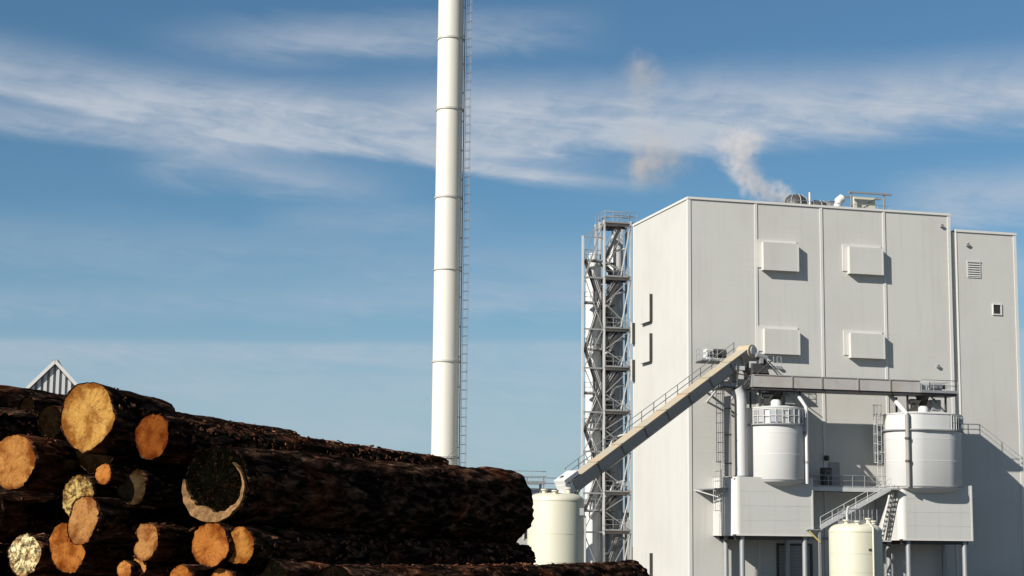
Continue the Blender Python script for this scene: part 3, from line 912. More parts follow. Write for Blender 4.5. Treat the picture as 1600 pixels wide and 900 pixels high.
put('handrail', 'galvanised', wk, lambda m: [m.tube([S0 + cd * 0.5 + side * -1.08 + upn * 0.15 + Vector((0, 0, h)), S1 - cd * 0.5 + side * -1.08 + upn * 0.15 + Vector((0, 0, h))], 0.035, 6) for h in (1.15, 0.6)])
for i in range(15):
    b0 = S0 + cd * (0.6 + (CL - 1.2) * i / 14) + side * -1.08 + upn * 0.15
    put('post', 'galvanised', wk, lambda m: m.tube([b0, b0 + Vector((0, 0, 1.15))], 0.035, 6))
put('inlet_hood', 'silo_white', ic, lambda m: (obeam(m, -0.9, 0.9, -0.66, 0.66, 0.662, 1.05), obeam(m, -0.95, -0.02, -0.6, 0.6, -0.45, 0.66)), 0.03)
mt = put('tail_motor', 'dark_steel', ic, lambda m: m.tube([S0 - cd * 0.8 + side * 0.5 + Vector((0, 0, 0.5)), S0 - cd * 0.8 - side * 0.3 + Vector((0, 0, 1.1))], 0.26, 12))
put('discharge_pipe', 'light_steel', ic, lambda m: m.tube([S0 - cd * 0.4 + Vector((0, 0, -0.2)), (-16.35, 12.6, 7.65)], 0.4, 14))
put('head_drum_housing', 'conveyor_cover', ic, lambda m: m.tube([S1 + side * 0.74 + upn * 0.12, S1 - side * 0.74 + upn * 0.12], 0.62, 20))
put('head_drum', 'light_steel', ic, lambda m: m.tube([S1 + side * 0.82 + upn * 0.12 + cd * 0.15, S1 + side * 0.745 + upn * 0.12 + cd * 0.15], 0.42, 20))
dp = put('drive_platform', 'dark_steel', ic, lambda m: m.box(0.2, 2.9, 1.2, 2.7, 20.45, 20.6))
put('drive_motor', 'dark_steel', dp, lambda m: m.tube([(1.6, 2.1, 21.35), (2.8, 2.1, 21.35)], 0.42, 14))
put('gearbox', 'silo_white', dp, lambda m: m.box(0.75, 1.5, 1.7, 2.5, 20.602, 21.7), 0.05)
put('fan_guard', 'louvre_dark', dp, lambda m: m.tube([(1.1, 2.502, 21.2), (1.1, 2.56, 21.2)], 0.22, 14))
railing(dp, [(0.25, 1.25, 20.6), (0.25, 2.65, 20.6), (1.8, 2.65, 20.6)], 1.1, step=0.8)

tt = thing('transfer_chute', (5, 3.4, 17.8), 'dark transfer chute and platform where the inclined conveyor meets the level one', 'chute')
put('chute', 'dark_steel', tt, lambda m: m.add([(3.5, 2.5, 20.9), (5.8, 2.5, 20.9), (5.8, 4.3, 20.9), (3.5, 4.3, 20.9), (4.5, 2.9, 19.24), (6.4, 2.9, 19.24), (6.4, 4.1, 19.24), (4.5, 4.1, 19.24)], [(0, 1, 2, 3), (4, 7, 6, 5), (0, 4, 5, 1), (1, 5, 6, 2), (2, 6, 7, 3), (3, 7, 4, 0)]))
put('inspection_door', 'light_steel', tt, lambda m: m.beam((4.3, 4.28, 20.2), (5.2, 4.28, 20.2), 0.06, 0.6))
dk = put('platform', 'dark_steel', tt, lambda m: m.box(1.6, 4.25, 1.6, 4.5, 17.95, 18.1))
railing(dk, [(1.65, 1.65, 18.1), (1.65, 4.45, 18.1), (3.0, 4.45, 18.1)], 1.1, step=1.0)
d2 = put('platform', 'grey_steel', tt, lambda m: m.box(5.9, 8.4, 1.5, 2.5, 20.1, 20.2))
railing(d2, [(6.0, 2.45, 20.2), (8.3, 2.45, 20.2), (8.3, 1.55, 20.2)], 1.1, step=0.8)
put('hopper', 'conveyor_side', tt, lambda m: m.add([(2.5, 2.7, 20.2), (3.45, 2.7, 20.2), (3.45, 4.0, 20.2), (2.5, 4.0, 20.2), (2.9, 3.0, 18.6), (3.4, 3.0, 18.6), (3.4, 3.6, 18.6), (2.9, 3.6, 18.6)], [(0, 1, 2, 3), (4, 7, 6, 5), (0, 4, 5, 1), (1, 5, 6, 2), (2, 6, 7, 3), (3, 7, 4, 0)]))
put('wall_bracket', 'light_steel', tt, lambda m: (m.beam((1.8, 0.0, 17.0), (1.8, 2.4, 17.95), 0.12, 0.14), m.beam((4.0, 0.0, 17.0), (4.0, 2.4, 17.95), 0.12, 0.14), m.box(1.7, 1.9, 0, 1.6, 17.8, 17.95)))
put('diagonal_brace', 'grey_steel', tt, lambda m: (m.beam((6.2, 2.6, 20.9), (8.6, 2.6, 19.3), 0.09, 0.1), m.beam((6.2, 4.2, 20.6), (7.6, 4.2, 19.3), 0.07, 0.08)))
put('leg', 'dark_steel', tt, lambda m: [m.box(u - 0.1, u + 0.1, v - 0.1, v + 0.1, 18.1, 20.4) for (u, v) in ((3.9, 4.2),)] + [m.beam((4.0, 4.35, 18.1), (5.2, 4.35, 20.8), 0.1, 0.1)])
for (p0, p1, rr_) in (((3.0, 4.5, 18.2), (3.0, 4.5, 20.2), 0.07), ((3.6, 4.6, 18.2), (4.6, 4.6, 19.6), 0.06), ((2.4, 4.5, 19.4), (4.6, 4.6, 19.0), 0.06), ((4.9, 4.6, 19.3), (6.4, 4.6, 20.6), 0.06), ((5.4, 4.7, 20.9), (7.2, 4.2, 19.3), 0.05)):
    put('strut', 'dark_steel', tt, lambda m: m.tube([p0, p1], rr_, 6))
put('motor', 'grey_steel', tt, lambda m: (m.tube([(4.9, 4.5, 21.1), (5.9, 4.5, 20.8)], 0.26, 12), m.box(5.2, 5.5, 4.2, 4.75, 20.3, 20.8)))
put('hood_box', 'dark_steel', tt, lambda m: m.box(4.4, 6.0, 4.32, 4.62, 19.4, 20.3), 0.03)
put('drive_box', 'light_steel', tt, lambda m: m.box(2.7, 3.8, 4.0, 4.45, 19.6, 20.0), 0.04)

# ------------------------------------------------------------------ level conveyor over the silos
lc = thing('level_conveyor', (4.4, 3.5, 18), 'level enclosed conveyor running along the front above both silos', 'conveyor')
us = [4.35, 8.2, 11.2, 14.9, 18.2, 21.3]
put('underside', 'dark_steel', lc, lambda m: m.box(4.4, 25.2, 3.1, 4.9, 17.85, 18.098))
for a, b in zip(us, us[1:]):
    put('side_panel', 'duct_pink', lc, lambda m: m.box(a + 0.03, b - 0.03, 4.9, 5.0, 18.1, 19.16))
    put('side_panel', 'duct_pink', lc, lambda m: m.box(a + 0.03, b - 0.03, 3.0, 3.1, 18.1, 19.16))
    put('stiffener', 'conveyor_side', lc, lambda m: m.box(b - 0.07, b + 0.07, 5.002, 5.07, 18.1, 19.2))
    put('lid', 'conveyor_side', lc, lambda m: m.box(a + 0.02, b - 0.02, 2.95, 5.06, 19.162, 19.24))
put('end_plate', 'grey_steel', lc, lambda m: m.box(4.3, 4.378, 3.02, 4.98, 18.1, 19.16))
edk = put('drive_platform', 'grey_steel', lc, lambda m: m.box(21.32, 25.25, 2.6, 5.2, 18.1, 18.2))
railing(edk, [(21.4, 5.15, 18.2), (25.2, 5.15, 18.2), (25.2, 2.65, 18.2), (21.4, 2.65, 18.2)], 1.1, step=1.2)
put('drive_motor', 'grey_steel', edk, lambda m: m.tube([(22.6, 4.4, 18.75), (23.8, 4.4, 18.75)], 0.40, 16))
put('gearbox', 'light_steel', edk, lambda m: m.box(21.6, 22.5, 3.4, 4.7, 18.202, 19.2), 0.05)
put('coupling', 'dark_steel', edk, lambda m: m.tube([(23.82, 4.4, 18.75), (24.3, 4.4, 18.75)], 0.22, 12))

# ------------------------------------------------------------------ pipes and ladders at the silos
wp = thing('vent_pipe', (3.45, 4.0, 9.85), 'wide white vertical pipe left of the silo under the conveyor head', 'pipe')
put('pipe', 'silo_white', wp, lambda m: m.tube([(3.45, 4.1, 9.6), (3.45, 4.1, 16.8), (3.35, 4.1, 17.4), (3.05, 4.1, 17.95)], 0.56, 24))
put('flange', 'grey_steel', wp, lambda m: m.lathe(3.45, 4.1, [(0.55, 9.86), (0.68, 9.86), (0.68, 9.98), (0.55, 9.98)], 24, False))
fp = thing('filling_pipe', (9.4, 5.35, 9.85), 'thin light pipe dropping along the right edge of the silo under the conveyor head', 'pipe')
put('pipe', 'light_steel', fp, lambda m: m.tube([(9.0, 3.6, 18.0), (9.2, 4.7, 17.1), (9.42, 5.35, 16.35), (9.42, 5.35, 9.3)], 0.17, 12))
for z in (11.2, 13.9):
    put('coupling', 'grey_steel', fp, lambda m: m.lathe(9.42, 5.35, [(0.16, z), (0.23, z), (0.23, z + 0.2), (0.16, z + 0.2)], 12, False))
fp2 = thing('filling_pipe', (20.9, 5.7, 9.43), 'dark pipe with pale bent top dropping down the front of the broad silo', 'pipe')
put('upper_bend', 'silo_white', fp2, lambda m: m.tube([(19.0, 3.4, 17.9), (19.2, 4.9, 16.8), (19.5, 5.75, 15.9)], 0.22, 12))
put('pipe', 'conveyor_side', fp2, lambda m: m.tube([(19.5, 5.75, 15.95), (19.5, 5.75, 9.2)], 0.2, 12))
for z in (11.5, 13.6):
    put('coupling', 'dark_steel', fp2, lambda m: m.lathe(19.5, 5.75, [(0.19, z), (0.27, z), (0.27, z + 0.2), (0.19, z + 0.2)], 12, False))
l1 = thing('caged_ladder', (2.05, 3.2, 0), 'caged ladder on the left side of the enclosure under the conveyor head', 'ladder')
ladder(l1, (2.08, 3.3, 0), 9.0, 17.9, (0, 1, 0), (-1, 0, 0), mat='light_steel')
ladder(l1, (2.02, 2.6, 0), 4.6, 10.6, (0, 1, 0), (-1, 0, 0), mat='light_steel')
lp = put('landing', 'grey_steel', l1, lambda m: m.prism([(0.5, 0.03), (2.22, 0.03), (2.22, 3.9), (1.5, 3.4)], 'z', 8.75, 8.85))
put('landing_bracket', 'light_steel', l1, lambda m: (m.beam((0.5, 0.06, 8.74), (1.85, 2.6, 8.05), 0.08, 0.08), m.beam((2.2, 3.6, 8.72), (1.85, 2.6, 8.05), 0.08, 0.08), m.beam((0.5, 0.06, 8.7), (2.2, 3.6, 8.7), 0.07, 0.07)))
cdc = thing('shadow_strip', (2.15, 4.3, 9.9), 'dark upright slab imitating shadow between the caged ladder and the wide white pipe', 'duct')  # added dark box imitating the conveyor's shadow beside the ladder, clamps included
put('shade_slab', 'conveyor_side', cdc, lambda m: m.box(2.02, 2.26, 3.75, 4.75, 9.9, 17.2))
for z in (11.0, 13.6, 16.0):
    put('clamp', 'dark_steel', cdc, lambda m: m.box(1.98, 2.262, 3.72, 4.78, z, z + 0.12))
l2 = thing('caged_ladder', (17.75, 3.2, 9.25), 'pale caged ladder standing left of the right hand silo group', 'ladder')
ladder(l2, (18.0, 3.0, 0), 9.3, 16.2, (0.5, 0.87, 0), (-0.87, 0.5, 0), mat='light_steel')
put('stand_off', 'light_steel', l2, lambda m: [m.beam((18.05, 3.0, z), (18.45, 3.1, z), 0.06, 0.06) for z in (10.0, 12.5, 15.0)])

# ------------------------------------------------------------------ walkway between the enclosures, stair below
ww = thing('link_walkway', (14.5, 2, 9.2), 'shaded railed walkway joining the two white box enclosures', 'walkway')
put('deck', 'grey_steel', ww, lambda m: m.box(10.16, 18.9, 1.0, 3.0, 9.02, 9.12))
put('edge_beam', 'light_steel', ww, lambda m: m.box(10.16, 18.9, 3.002, 3.12, 8.75, 9.14))
put('edge_beam', 'dark_steel', ww, lambda m: m.box(10.16, 18.9, 0.9, 0.998, 8.75, 9.12))
railing(ww, [(10.2, 3.05, 9.14), (18.85, 3.05, 9.14)], 1.1, step=1.3)
railing(ww, [(10.2, 0.95, 9.12), (18.85, 0.95, 9.12)], 1.1, step=1.3)
eq = thing('valve_stand', (13, 2, 9.12), 'dark valve cabinet standing on the shaded walkway near the first silo', 'cabinet')
put('cabinet', 'dark_steel', eq, lambda m: m.box(12.6, 13.5, 1.4, 2.1, 9.124, 11.0), 0.03)
put('handwheel', 'grey_steel', eq, lambda m: m.tube([(13.05 + 0.3 * math.cos(t), 2.2, 10.4 + 0.3 * math.sin(t)) for t in [math.tau * i / 12 for i in range(13)]], 0.03, 5))
put('stem', 'grey_steel', eq, lambda m: m.tube([(13.05, 2.1, 10.4), (13.05, 2.25, 10.4)], 0.05, 8))

ss = thing('steel_stair', (14, 5.6, 0), 'slanting steel stair coming down between the enclosures behind the small cream tank', 'stair')
A0, A1 = Vector((17.9, 4.9, 9.0)), Vector((10.7, 4.9, 5.3))
for s in (-0.4, 0.4):
    put('stringer', 'light_steel', ss, lambda m: m.beam(A0 + Vector((0, s, 0)), A1 + Vector((0, s, 0)), 0.06, 0.28))


def _tr(m):
    for k in range(1, 19):
        p = A0.lerp(A1, k / 19)
        m.box(p.x - 0.13, p.x + 0.13, p.y - 0.36, p.y + 0.36, p.z - 0.02, p.z + 0.02)


put('treads', 'grey_steel', ss, _tr)
put('handrail', 'light_steel', ss, lambda m: [m.tube([A0 + Vector((0, 0.42, h)), A1 + Vector((0, 0.42, h))], 0.03, 6) for h in (1.0, 0.5)])
for k in range(7):
    p = A0.lerp(A1, k / 6) + Vector((0, 0.42, 0))
    put('post', 'light_steel', ss, lambda m: m.tube([p, p + Vector((0, 0, 1.0))], 0.03, 6))
put('landing', 'grey_steel', ss, lambda m: (m.box(9.4, 10.8, 4.4, 5.5, 5.1, 5.2), m.box(17.85, 18.9, 3.13, 5.4, 8.9, 9.0)))
put('leg', 'grey_steel', ss, lambda m: m.box(10.5, 10.7, 5.2, 5.4, 0, 5.098))
put('landing_brace', 'yellow_paint', ss, lambda m: m.beam((9.5, 5.5, 5.0), (10.6, 5.45, 4.0), 0.1, 0.12))

sl = thing('ship_ladder', (18.7, 3, 4.3), 'steep white ladder against the left side of the right hand enclosure', 'ladder')
for s in (-0.3, 0.3):
    put('stringer', 'trim_white', sl, lambda m: m.beam((18.55, 4.3 + s, 8.85), (18.2, 2.5 + s, 4.3), 0.10, 0.22))
put('rungs', 'trim_white', sl, lambda m: [m.beam((18.55 - 0.35 * k / 12, 4.0 - 1.8 * k / 12, 8.85 - 4.55 * k / 12), (18.55 - 0.35 * k / 12, 4.6 - 1.8 * k / 12, 8.85 - 4.55 * k / 12), 0.1, 0.05) for k in range(1, 12)])
put('landing', 'light_steel', sl, lambda m: m.box(17.6, 18.9, 1.4, 3.3, 4.15, 4.27))
put('handrail', 'light_steel', sl, lambda m: m.tube([(18.5, 4.9, 9.4), (18.15, 3.0, 5.3), (17.7, 2.9, 5.3)], 0.035, 6))

# ------------------------------------------------------------------ cream tanks
def tank(cu, cv, r, zs, zt, label):
    t = thing('storage_tank', (cu, cv, 0), label, 'tank', 'cream tanks')
    prof = [(r, 0.02), (r, zs)] + [(r * math.cos(a) ** 0.55 if a < 1.5 else 0.0, zs + (zt - zs) * math.sin(a)) for a in [i * math.pi / 16 for i in range(1, 9)]]
    put('shell', 'tank_cream', t, lambda m: m.lathe(cu, cv, prof, 56))
    put('weld_band', 'tank_cream', t, lambda m: m.lathe(cu, cv, [(r - 0.01, zs - 0.05), (r + 0.025, zs - 0.05), (r + 0.025, zs + 0.03), (r - 0.01, zs + 0.03)], 56, False))
    for zz in (zs * 0.30, zs * 0.62):
        put('weld_band', 'tank_cream', t, lambda m: m.lathe(cu, cv, [(r - 0.01, zz - 0.03), (r + 0.014, zz - 0.03), (r + 0.014, zz + 0.03), (r - 0.01, zz + 0.03)], 56, False))
    for (da, rr, hh) in ((2.6, 0.6, 0.45), (1.9, 0.72, 0.35), (0.9, 0.55, 0.6), (0.1, 0.75, 0.4)):
        pu, pv = cu + r * rr * math.cos(da), cv + r * rr * math.sin(da)
        nz = put('nozzle', 'tank_cream', t, lambda m: m.lathe(pu, pv, [(0.2, zt - 0.55), (0.2, zt + hh - 0.3), (0.3, zt + hh - 0.3), (0.3, zt + hh - 0.18), (0, zt + hh - 0.18)], 14, False))
    return t


t1 = tank(-16.85, 12.6, 2.36, 7.22, 7.88, 'large cream tank at the foot of the inclined conveyor beside the logs')
put('side_box', 'light_steel', t1, lambda m: m.box(-15.35, -15.0, 14.15, 14.5, 6.0, 6.6))
put('riser_pipe', 'light_steel', t1, lambda m: m.tube([(-14.8, 14.3, 0), (-14.8, 14.3, 5.9), (-15.05, 14.2, 6.1)], 0.08, 8))
t2 = tank(10.25, 13.2, 2.28, 4.95, 5.7, 'small cream tank standing in front between the two box enclosures')
put('downpipe', 'tank_cream', t2, lambda m: m.tube([(10.75, 15.55, 0), (10.75, 15.55, 5.3), (10.6, 15.0, 5.75)], 0.09, 8))
put('nameplate', 'dark_steel', t2, lambda m: m.box(10.35, 10.65, 15.42, 15.5, 3.3, 3.5))
tp = put('top_platform', 'grey_steel', t2, lambda m: m.box(9.6, 12.9, 11.2, 12.2, 5.72, 5.82))
railing(tp, [(9.6, 12.15, 5.82), (12.9, 12.15, 5.82), (12.9, 11.25, 5.82), (9.6, 11.25, 5.82)], 1.1, step=0.8)
put('overflow_pipe', 'light_steel', t2, lambda m: m.tube([(9.3, 13.6, 5.3), (9.3, 13.6, 6.6), (9.3, 13.9, 7.1)], 0.12, 8))

# ------------------------------------------------------------------ ribbed gable house far left
gh = bpy.data.objects.new('ribbed_gable_house', None)
COL.objects.link(gh)
gh.location = (-23.35, 90, 0)
gh.rotation_euler = (0, 0, math.radians(11))
tag(gh, 'pale ribbed metal gable peeking over the log stack at far left', 'building')
hw, ze, zp = 2.7, 9.75, 12.62


def gput(name, mat, par, fn):
    mm = MB()
    fn(mm)
    ob = bpy.data.objects.new(name, mm.mesh(name, mat, (0, 0, 0), False))
    COL.objects.link(ob)
    ob.parent = par
    return ob


gput('wall', 'grey_steel', gh, lambda mm: mm.prism([(-hw, 0), (hw, 0), (hw, ze), (0, zp - 0.1), (-hw, ze)], 'v', 0.06, 8))
nr = 18
for i in range(nr):
    x = -hw + 2 * hw * (i + 0.5) / nr
    zt = zp - 0.18 - abs(x) * (zp - ze) / hw
    gput('cladding_strip', 'light_steel', gh, lambda mm: mm.prism([(x - 0.08, 0.02), (x + 0.08, 0.02), (x + 0.08, zt - (0.085 if x > 0 else -0.085)), (x - 0.08, zt + (0.085 if x > 0 else -0.085))], 'v', -0.05, 0.055))
for s in (-1, 1):
    rfp = gput('roof', 'dark_steel', gh, lambda mm: mm.add([(0, -0.1, zp + 0.02), (s * (hw + 0.25), -0.1, ze - 0.25), (s * (hw + 0.25), 8.2, ze - 0.25), (0, 8.2, zp + 0.02),
                                                          (0, -0.1, zp - 0.08), (s * (hw + 0.25), -0.1, ze - 0.35), (s * (hw + 0.25), 8.2, ze - 0.35), (0, 8.2, zp - 0.08)],
                                                         [(0, 1, 2, 3), (7, 6, 5, 4), (0, 4, 5, 1), (1, 5, 6, 2), (2, 6, 7, 3), (3, 7, 4, 0)]))
    gput('verge_trim', 'trim_white', rfp, lambda mm: mm.beam((0, -0.16, zp + 0.0), (s * (hw + 0.25), -0.16, ze - 0.27), 0.10, 0.16))
gput('ridge_cap', 'grey_steel', gh, lambda mm: mm.beam((0, -0.1, zp + 0.06), (0, 8.2, zp + 0.06), 0.3, 0.08))


# ------------------------------------------------------------------ steam
def steam(name, blobs, density, col, label, nscale):
    """one closed box whose volume holds soft puffs; blobs: world centre, radius, weight"""
    lo = Vector([min(b[0][i] - b[1] * 1.15 for b in blobs) for i in range(3)])
    hi = Vector([max(b[0][i] + b[1] * 1.15 for b in blobs) for i in range(3)])
    mid = (lo + hi) / 2
    mm = MB()
    a, c = lo - mid, hi - mid
    mm.box(a.x, c.x, a.y, c.y, a.z, c.z)
    me = mm.mesh(name, None, (0, 0, 0), False)
    ob = bpy.data.objects.new(name, me)
    COL.objects.link(ob)
    ob.location = mid
    mat = bpy.data.materials.new(name)
    mat.use_nodes = True
    nt = mat.node_tree
    nt.nodes.clear()
    q = G(nt)
    t = q.node('ShaderNodeTexCoord').outputs['Object']
    w = q.noise(t, nscale, 4, 0.6, out='Color')
    tw = q.vm('ADD', t, q.vm('MULTIPLY', q.vm('SUBTRACT', w, (0.5, 0.5, 0.5)), (2.6, 2.6, 2.6)))
    tot = None
    for (ce, r, wt) in blobs:
        d = q.vm('DISTANCE', tw, tuple(Vector(ce) - mid))
        k = q.m('MULTIPLY', q.step(d, r, 0.0), wt)
        tot = k if tot is None else q.m('ADD', tot, k)
    n = q.noise(t, nscale * 2.2, 5, 0.65)
    den = q.m('MULTIPLY', q.m('MULTIPLY', tot, q.step(n, 0.32, 0.68)), density)
    pv = q.node('ShaderNodeVolumePrincipled')
    pv.inputs['Color'].default_value = (*col, 1)
    pv.inputs['Anisotropy'].default_value = 0.2
    q.put(pv.inputs['Density'], den)
    out = q.node('ShaderNodeOutputMaterial')
    nt.links.new(pv.outputs[0], out.inputs['Volume'])
    me.materials.append(mat)
    tag(ob, label, 'steam', kind='stuff')
    return ob


pw = lambda u, v, z: tuple(plant(u, v, z))
steam('steam_plume', [(pw(13.2, -6, 37.6), 1.5, 1.3), (pw(12.0, -6, 38.6), 1.9, 1.3), (pw(10.5, -6, 39.0), 1.8, .9), (pw(9.1, -6, 39.8), 2.0, .9),
                      (pw(8.1, -6, 41.2), 2.2, .7), (pw(7.5, -6, 43.0), 3.0, .6), (pw(8.7, -6, 43.5), 2.4, .4)],
      1.2, (0.94, 0.89, 0.86), 'white steam puff drifting left off the boiler house roof fans', 0.55)
steam('steam_plume', [(pw(4.0, -20, 44.4), 4.0, .7), (pw(2.2, -20, 43.4), 3.4, .3), (pw(7.0, -20, 45.4), 3.4, .2), (pw(2.9, -20, 47.4), 2.6, .25), (pw(2.6, -20, 50.5), 2.8, .25), (pw(2.4, -20, 54.0), 3.2, .5)],
      0.55, (0.85, 0.77, 0.70), 'faint brownish steam wisp rising above the left corner of the boiler house', 0.3)

# ------------------------------------------------------------------ log stack
LOGS = {
    'A': (-2.873, 11.948, 4.430, 0.225, 0.75),
    'B': (-3.478, 12.382, 4.138, 0.188, 5.00),
    'C': (-2.411, 11.852, 4.291, 0.142, 4.00),
    'D': (-2.747, 11.964, 4.044, 0.065, 4.60),
    'E': (-2.576, 12.069, 3.963, 0.118, 5.00),
    'F': (-2.982, 12.248, 3.895, 0.137, 5.00),
    'G': (-2.878, 11.973, 3.730, 0.136, 5.00),
    'H': (-3.018, 12.154, 3.545, 0.157, 5.00),
    'I': (-3.358, 12.323, 3.494, 0.141, 5.00),
    'J': (-2.460, 11.933, 3.598, 0.124, 5.00),
    'K': (-1.948, 11.567, 3.577, 0.141, 4.40),
    'L': (-1.746, 11.522, 3.571, 0.112, 4.22),
    'M': (-2.577, 11.935, 3.406, 0.056, 4.00),
    'N': (-2.494, 12.005, 3.423, 0.060, 4.20),
    'O': (-2.160, 11.728, 3.351, 0.084, 4.60),
    'P': (-1.867, 11.583, 3.328, 0.095, 4.80),
    'Q': (-1.937, 11.673, 3.969, 0.251, 4.20),
    'T': (-1.103, 11.203, 3.268, 0.180, 4.90),
    'R': (-4.348, 13.037, 4.627, 0.170, 4.90),
    'S': (-3.848, 12.678, 4.391, 0.161, 4.40),
    'U': (-2.305, 12.805, 4.266, 0.139, 4.00),
    'AB': (-1.551, 11.537, 3.360, 0.124, 4.90),
    'AE': (-3.692, 12.488, 3.787, 0.157, 5.00),
    'AG': (-3.735, 12.621, 3.430, 0.136, 5.00),
}
FILL = [
    (-3.975, 12.762, 2.189, 0.185, 3.79),
    (-4.371, 13.985, 3.024, 0.185, 4.18),
    (-1.445, 11.553, 2.521, 0.185, 3.87),
    (-0.890, 11.300, 2.143, 0.185, 4.10),
    (-2.684, 12.147, 2.398, 0.185, 3.75),
    (-2.428, 12.165, 2.741, 0.185, 4.04),
    (-2.380, 12.729, 3.059, 0.185, 3.96),
    (-4.275, 13.050, 2.754, 0.185, 3.73),
    (-4.680, 13.604, 3.654, 0.185, 4.02),
    (-3.105, 12.409, 2.467, 0.185, 3.87),
    (-4.754, 13.272, 2.541, 0.185, 4.07),
    (-3.998, 12.700, 2.827, 0.185, 3.98),
    (-3.697, 12.639, 2.436, 0.185, 3.78),
    (-1.389, 11.443, 2.916, 0.185, 3.76),
    (-1.930, 11.628, 2.319, 0.185, 3.99),
    (-4.155, 13.757, 3.382, 0.185, 3.95),
    (-0.480, 11.219, 2.108, 0.185, 4.28),
    (-1.842, 11.869, 2.826, 0.185, 4.16),
    (-4.667, 14.056, 4.246, 0.185, 3.75),
    (-3.562, 13.623, 3.263, 0.185, 3.76),
    (-1.345, 11.618, 2.087, 0.185, 3.82),
    (-4.031, 13.321, 3.732, 0.185, 3.88),
    (-2.821, 13.131, 3.022, 0.185, 3.87),
    (-3.991, 13.597, 4.113, 0.185, 4.03),
    (-0.944, 11.255, 2.617, 0.185, 4.11),
    (-4.312, 13.080, 2.339, 0.185, 4.19),
    (-3.653, 12.672, 2.988, 0.185, 3.72),
    (-5.045, 13.414, 2.918, 0.185, 4.04),
    (-2.968, 12.624, 4.264, 0.185, 4.22),
    (-3.196, 12.527, 2.096, 0.185, 4.08),
    (-4.429, 13.477, 4.309, 0.185, 4.24),
    (-3.403, 12.557, 2.680, 0.185, 3.96),
    (-2.220, 11.891, 2.316, 0.185, 3.92),
    (-3.688, 13.251, 3.981, 0.185, 3.81),
    (-5.087, 13.212, 2.228, 0.185, 4.17),
    (-2.739, 12.350, 2.736, 0.185, 4.03),
    (-2.011, 12.665, 3.110, 0.185, 4.10),
    (-4.401, 13.470, 3.915, 0.185, 4.15),
    (-2.035, 12.520, 3.883, 0.185, 3.91),
    (-4.659, 14.048, 3.316, 0.185, 3.87),
    (-3.106, 12.688, 3.821, 0.165, 3.87),
    (-1.097, 11.510, 2.363, 0.165, 4.06),
    (-2.820, 12.371, 2.135, 0.165, 4.06),
    (-3.625, 12.688, 2.097, 0.165, 3.76),
    (-4.112, 13.198, 3.104, 0.165, 3.79),
    (-3.273, 12.859, 3.234, 0.165, 4.14),
    (-4.557, 13.222, 2.094, 0.165, 3.94),
    (-4.667, 13.618, 4.555, 0.165, 3.83),
    (-2.477, 12.025, 2.112, 0.165, 3.92),
    (-3.567, 13.440, 3.636, 0.165, 4.23),
    (-0.620, 11.211, 2.439, 0.140, 4.07),
    (-1.880, 12.052, 3.141, 0.140, 4.29),
    (-2.116, 12.031, 2.808, 0.140, 3.98),
    (-3.926, 13.183, 4.421, 0.140, 4.17),
    (-4.035, 12.965, 2.509, 0.140, 4.08),
    (-2.704, 12.703, 3.206, 0.140, 3.81),
    (-1.043, 11.335, 2.927, 0.140, 4.02),
    (-1.508, 11.897, 3.074, 0.140, 3.97),
    (-4.464, 14.084, 3.978, 0.140, 3.76),
    (-1.953, 12.263, 3.592, 0.140, 3.78),
    (-3.383, 13.267, 4.102, 0.115, 4.05),
    (-2.539, 12.384, 3.419, 0.115, 4.17),
    (-3.886, 13.586, 3.383, 0.115, 4.08),
    (-3.374, 12.913, 4.454, 0.115, 4.15),
    (-4.347, 14.038, 3.383, 0.115, 3.77),
    (-1.076, 11.978, 3.239, 0.115, 3.98),
    (-3.085, 13.386, 3.494, 0.090, 3.94),
    (-4.372, 13.485, 3.640, 0.090, 4.11),
    (-4.675, 14.097, 3.851, 0.090, 3.80),
    (-2.728, 13.168, 3.368, 0.090, 4.17),
    (-2.999, 13.210, 4.431, 0.090, 3.83),
    (-2.376, 12.989, 3.955, 0.090, 4.11),
    (-2.323, 12.578, 3.729, 0.090, 3.94),
    (-2.571, 12.869, 4.105, 0.090, 4.19),
    (-1.997, 12.444, 3.374, 0.090, 3.83),
    (-3.915, 13.743, 4.398, 0.070, 3.87),
    (-4.157, 13.946, 4.623, 0.070, 4.23),
    (-4.844, 13.726, 4.652, 0.070, 4.04),
    (-3.788, 13.475, 3.529, 0.070, 4.28),
    (-3.069, 13.252, 3.639, 0.070, 3.76),
    (-3.699, 13.485, 4.227, 0.070, 3.98),
    (-3.689, 13.433, 4.607, 0.070, 3.93),
]

AZL = math.radians(26.4)


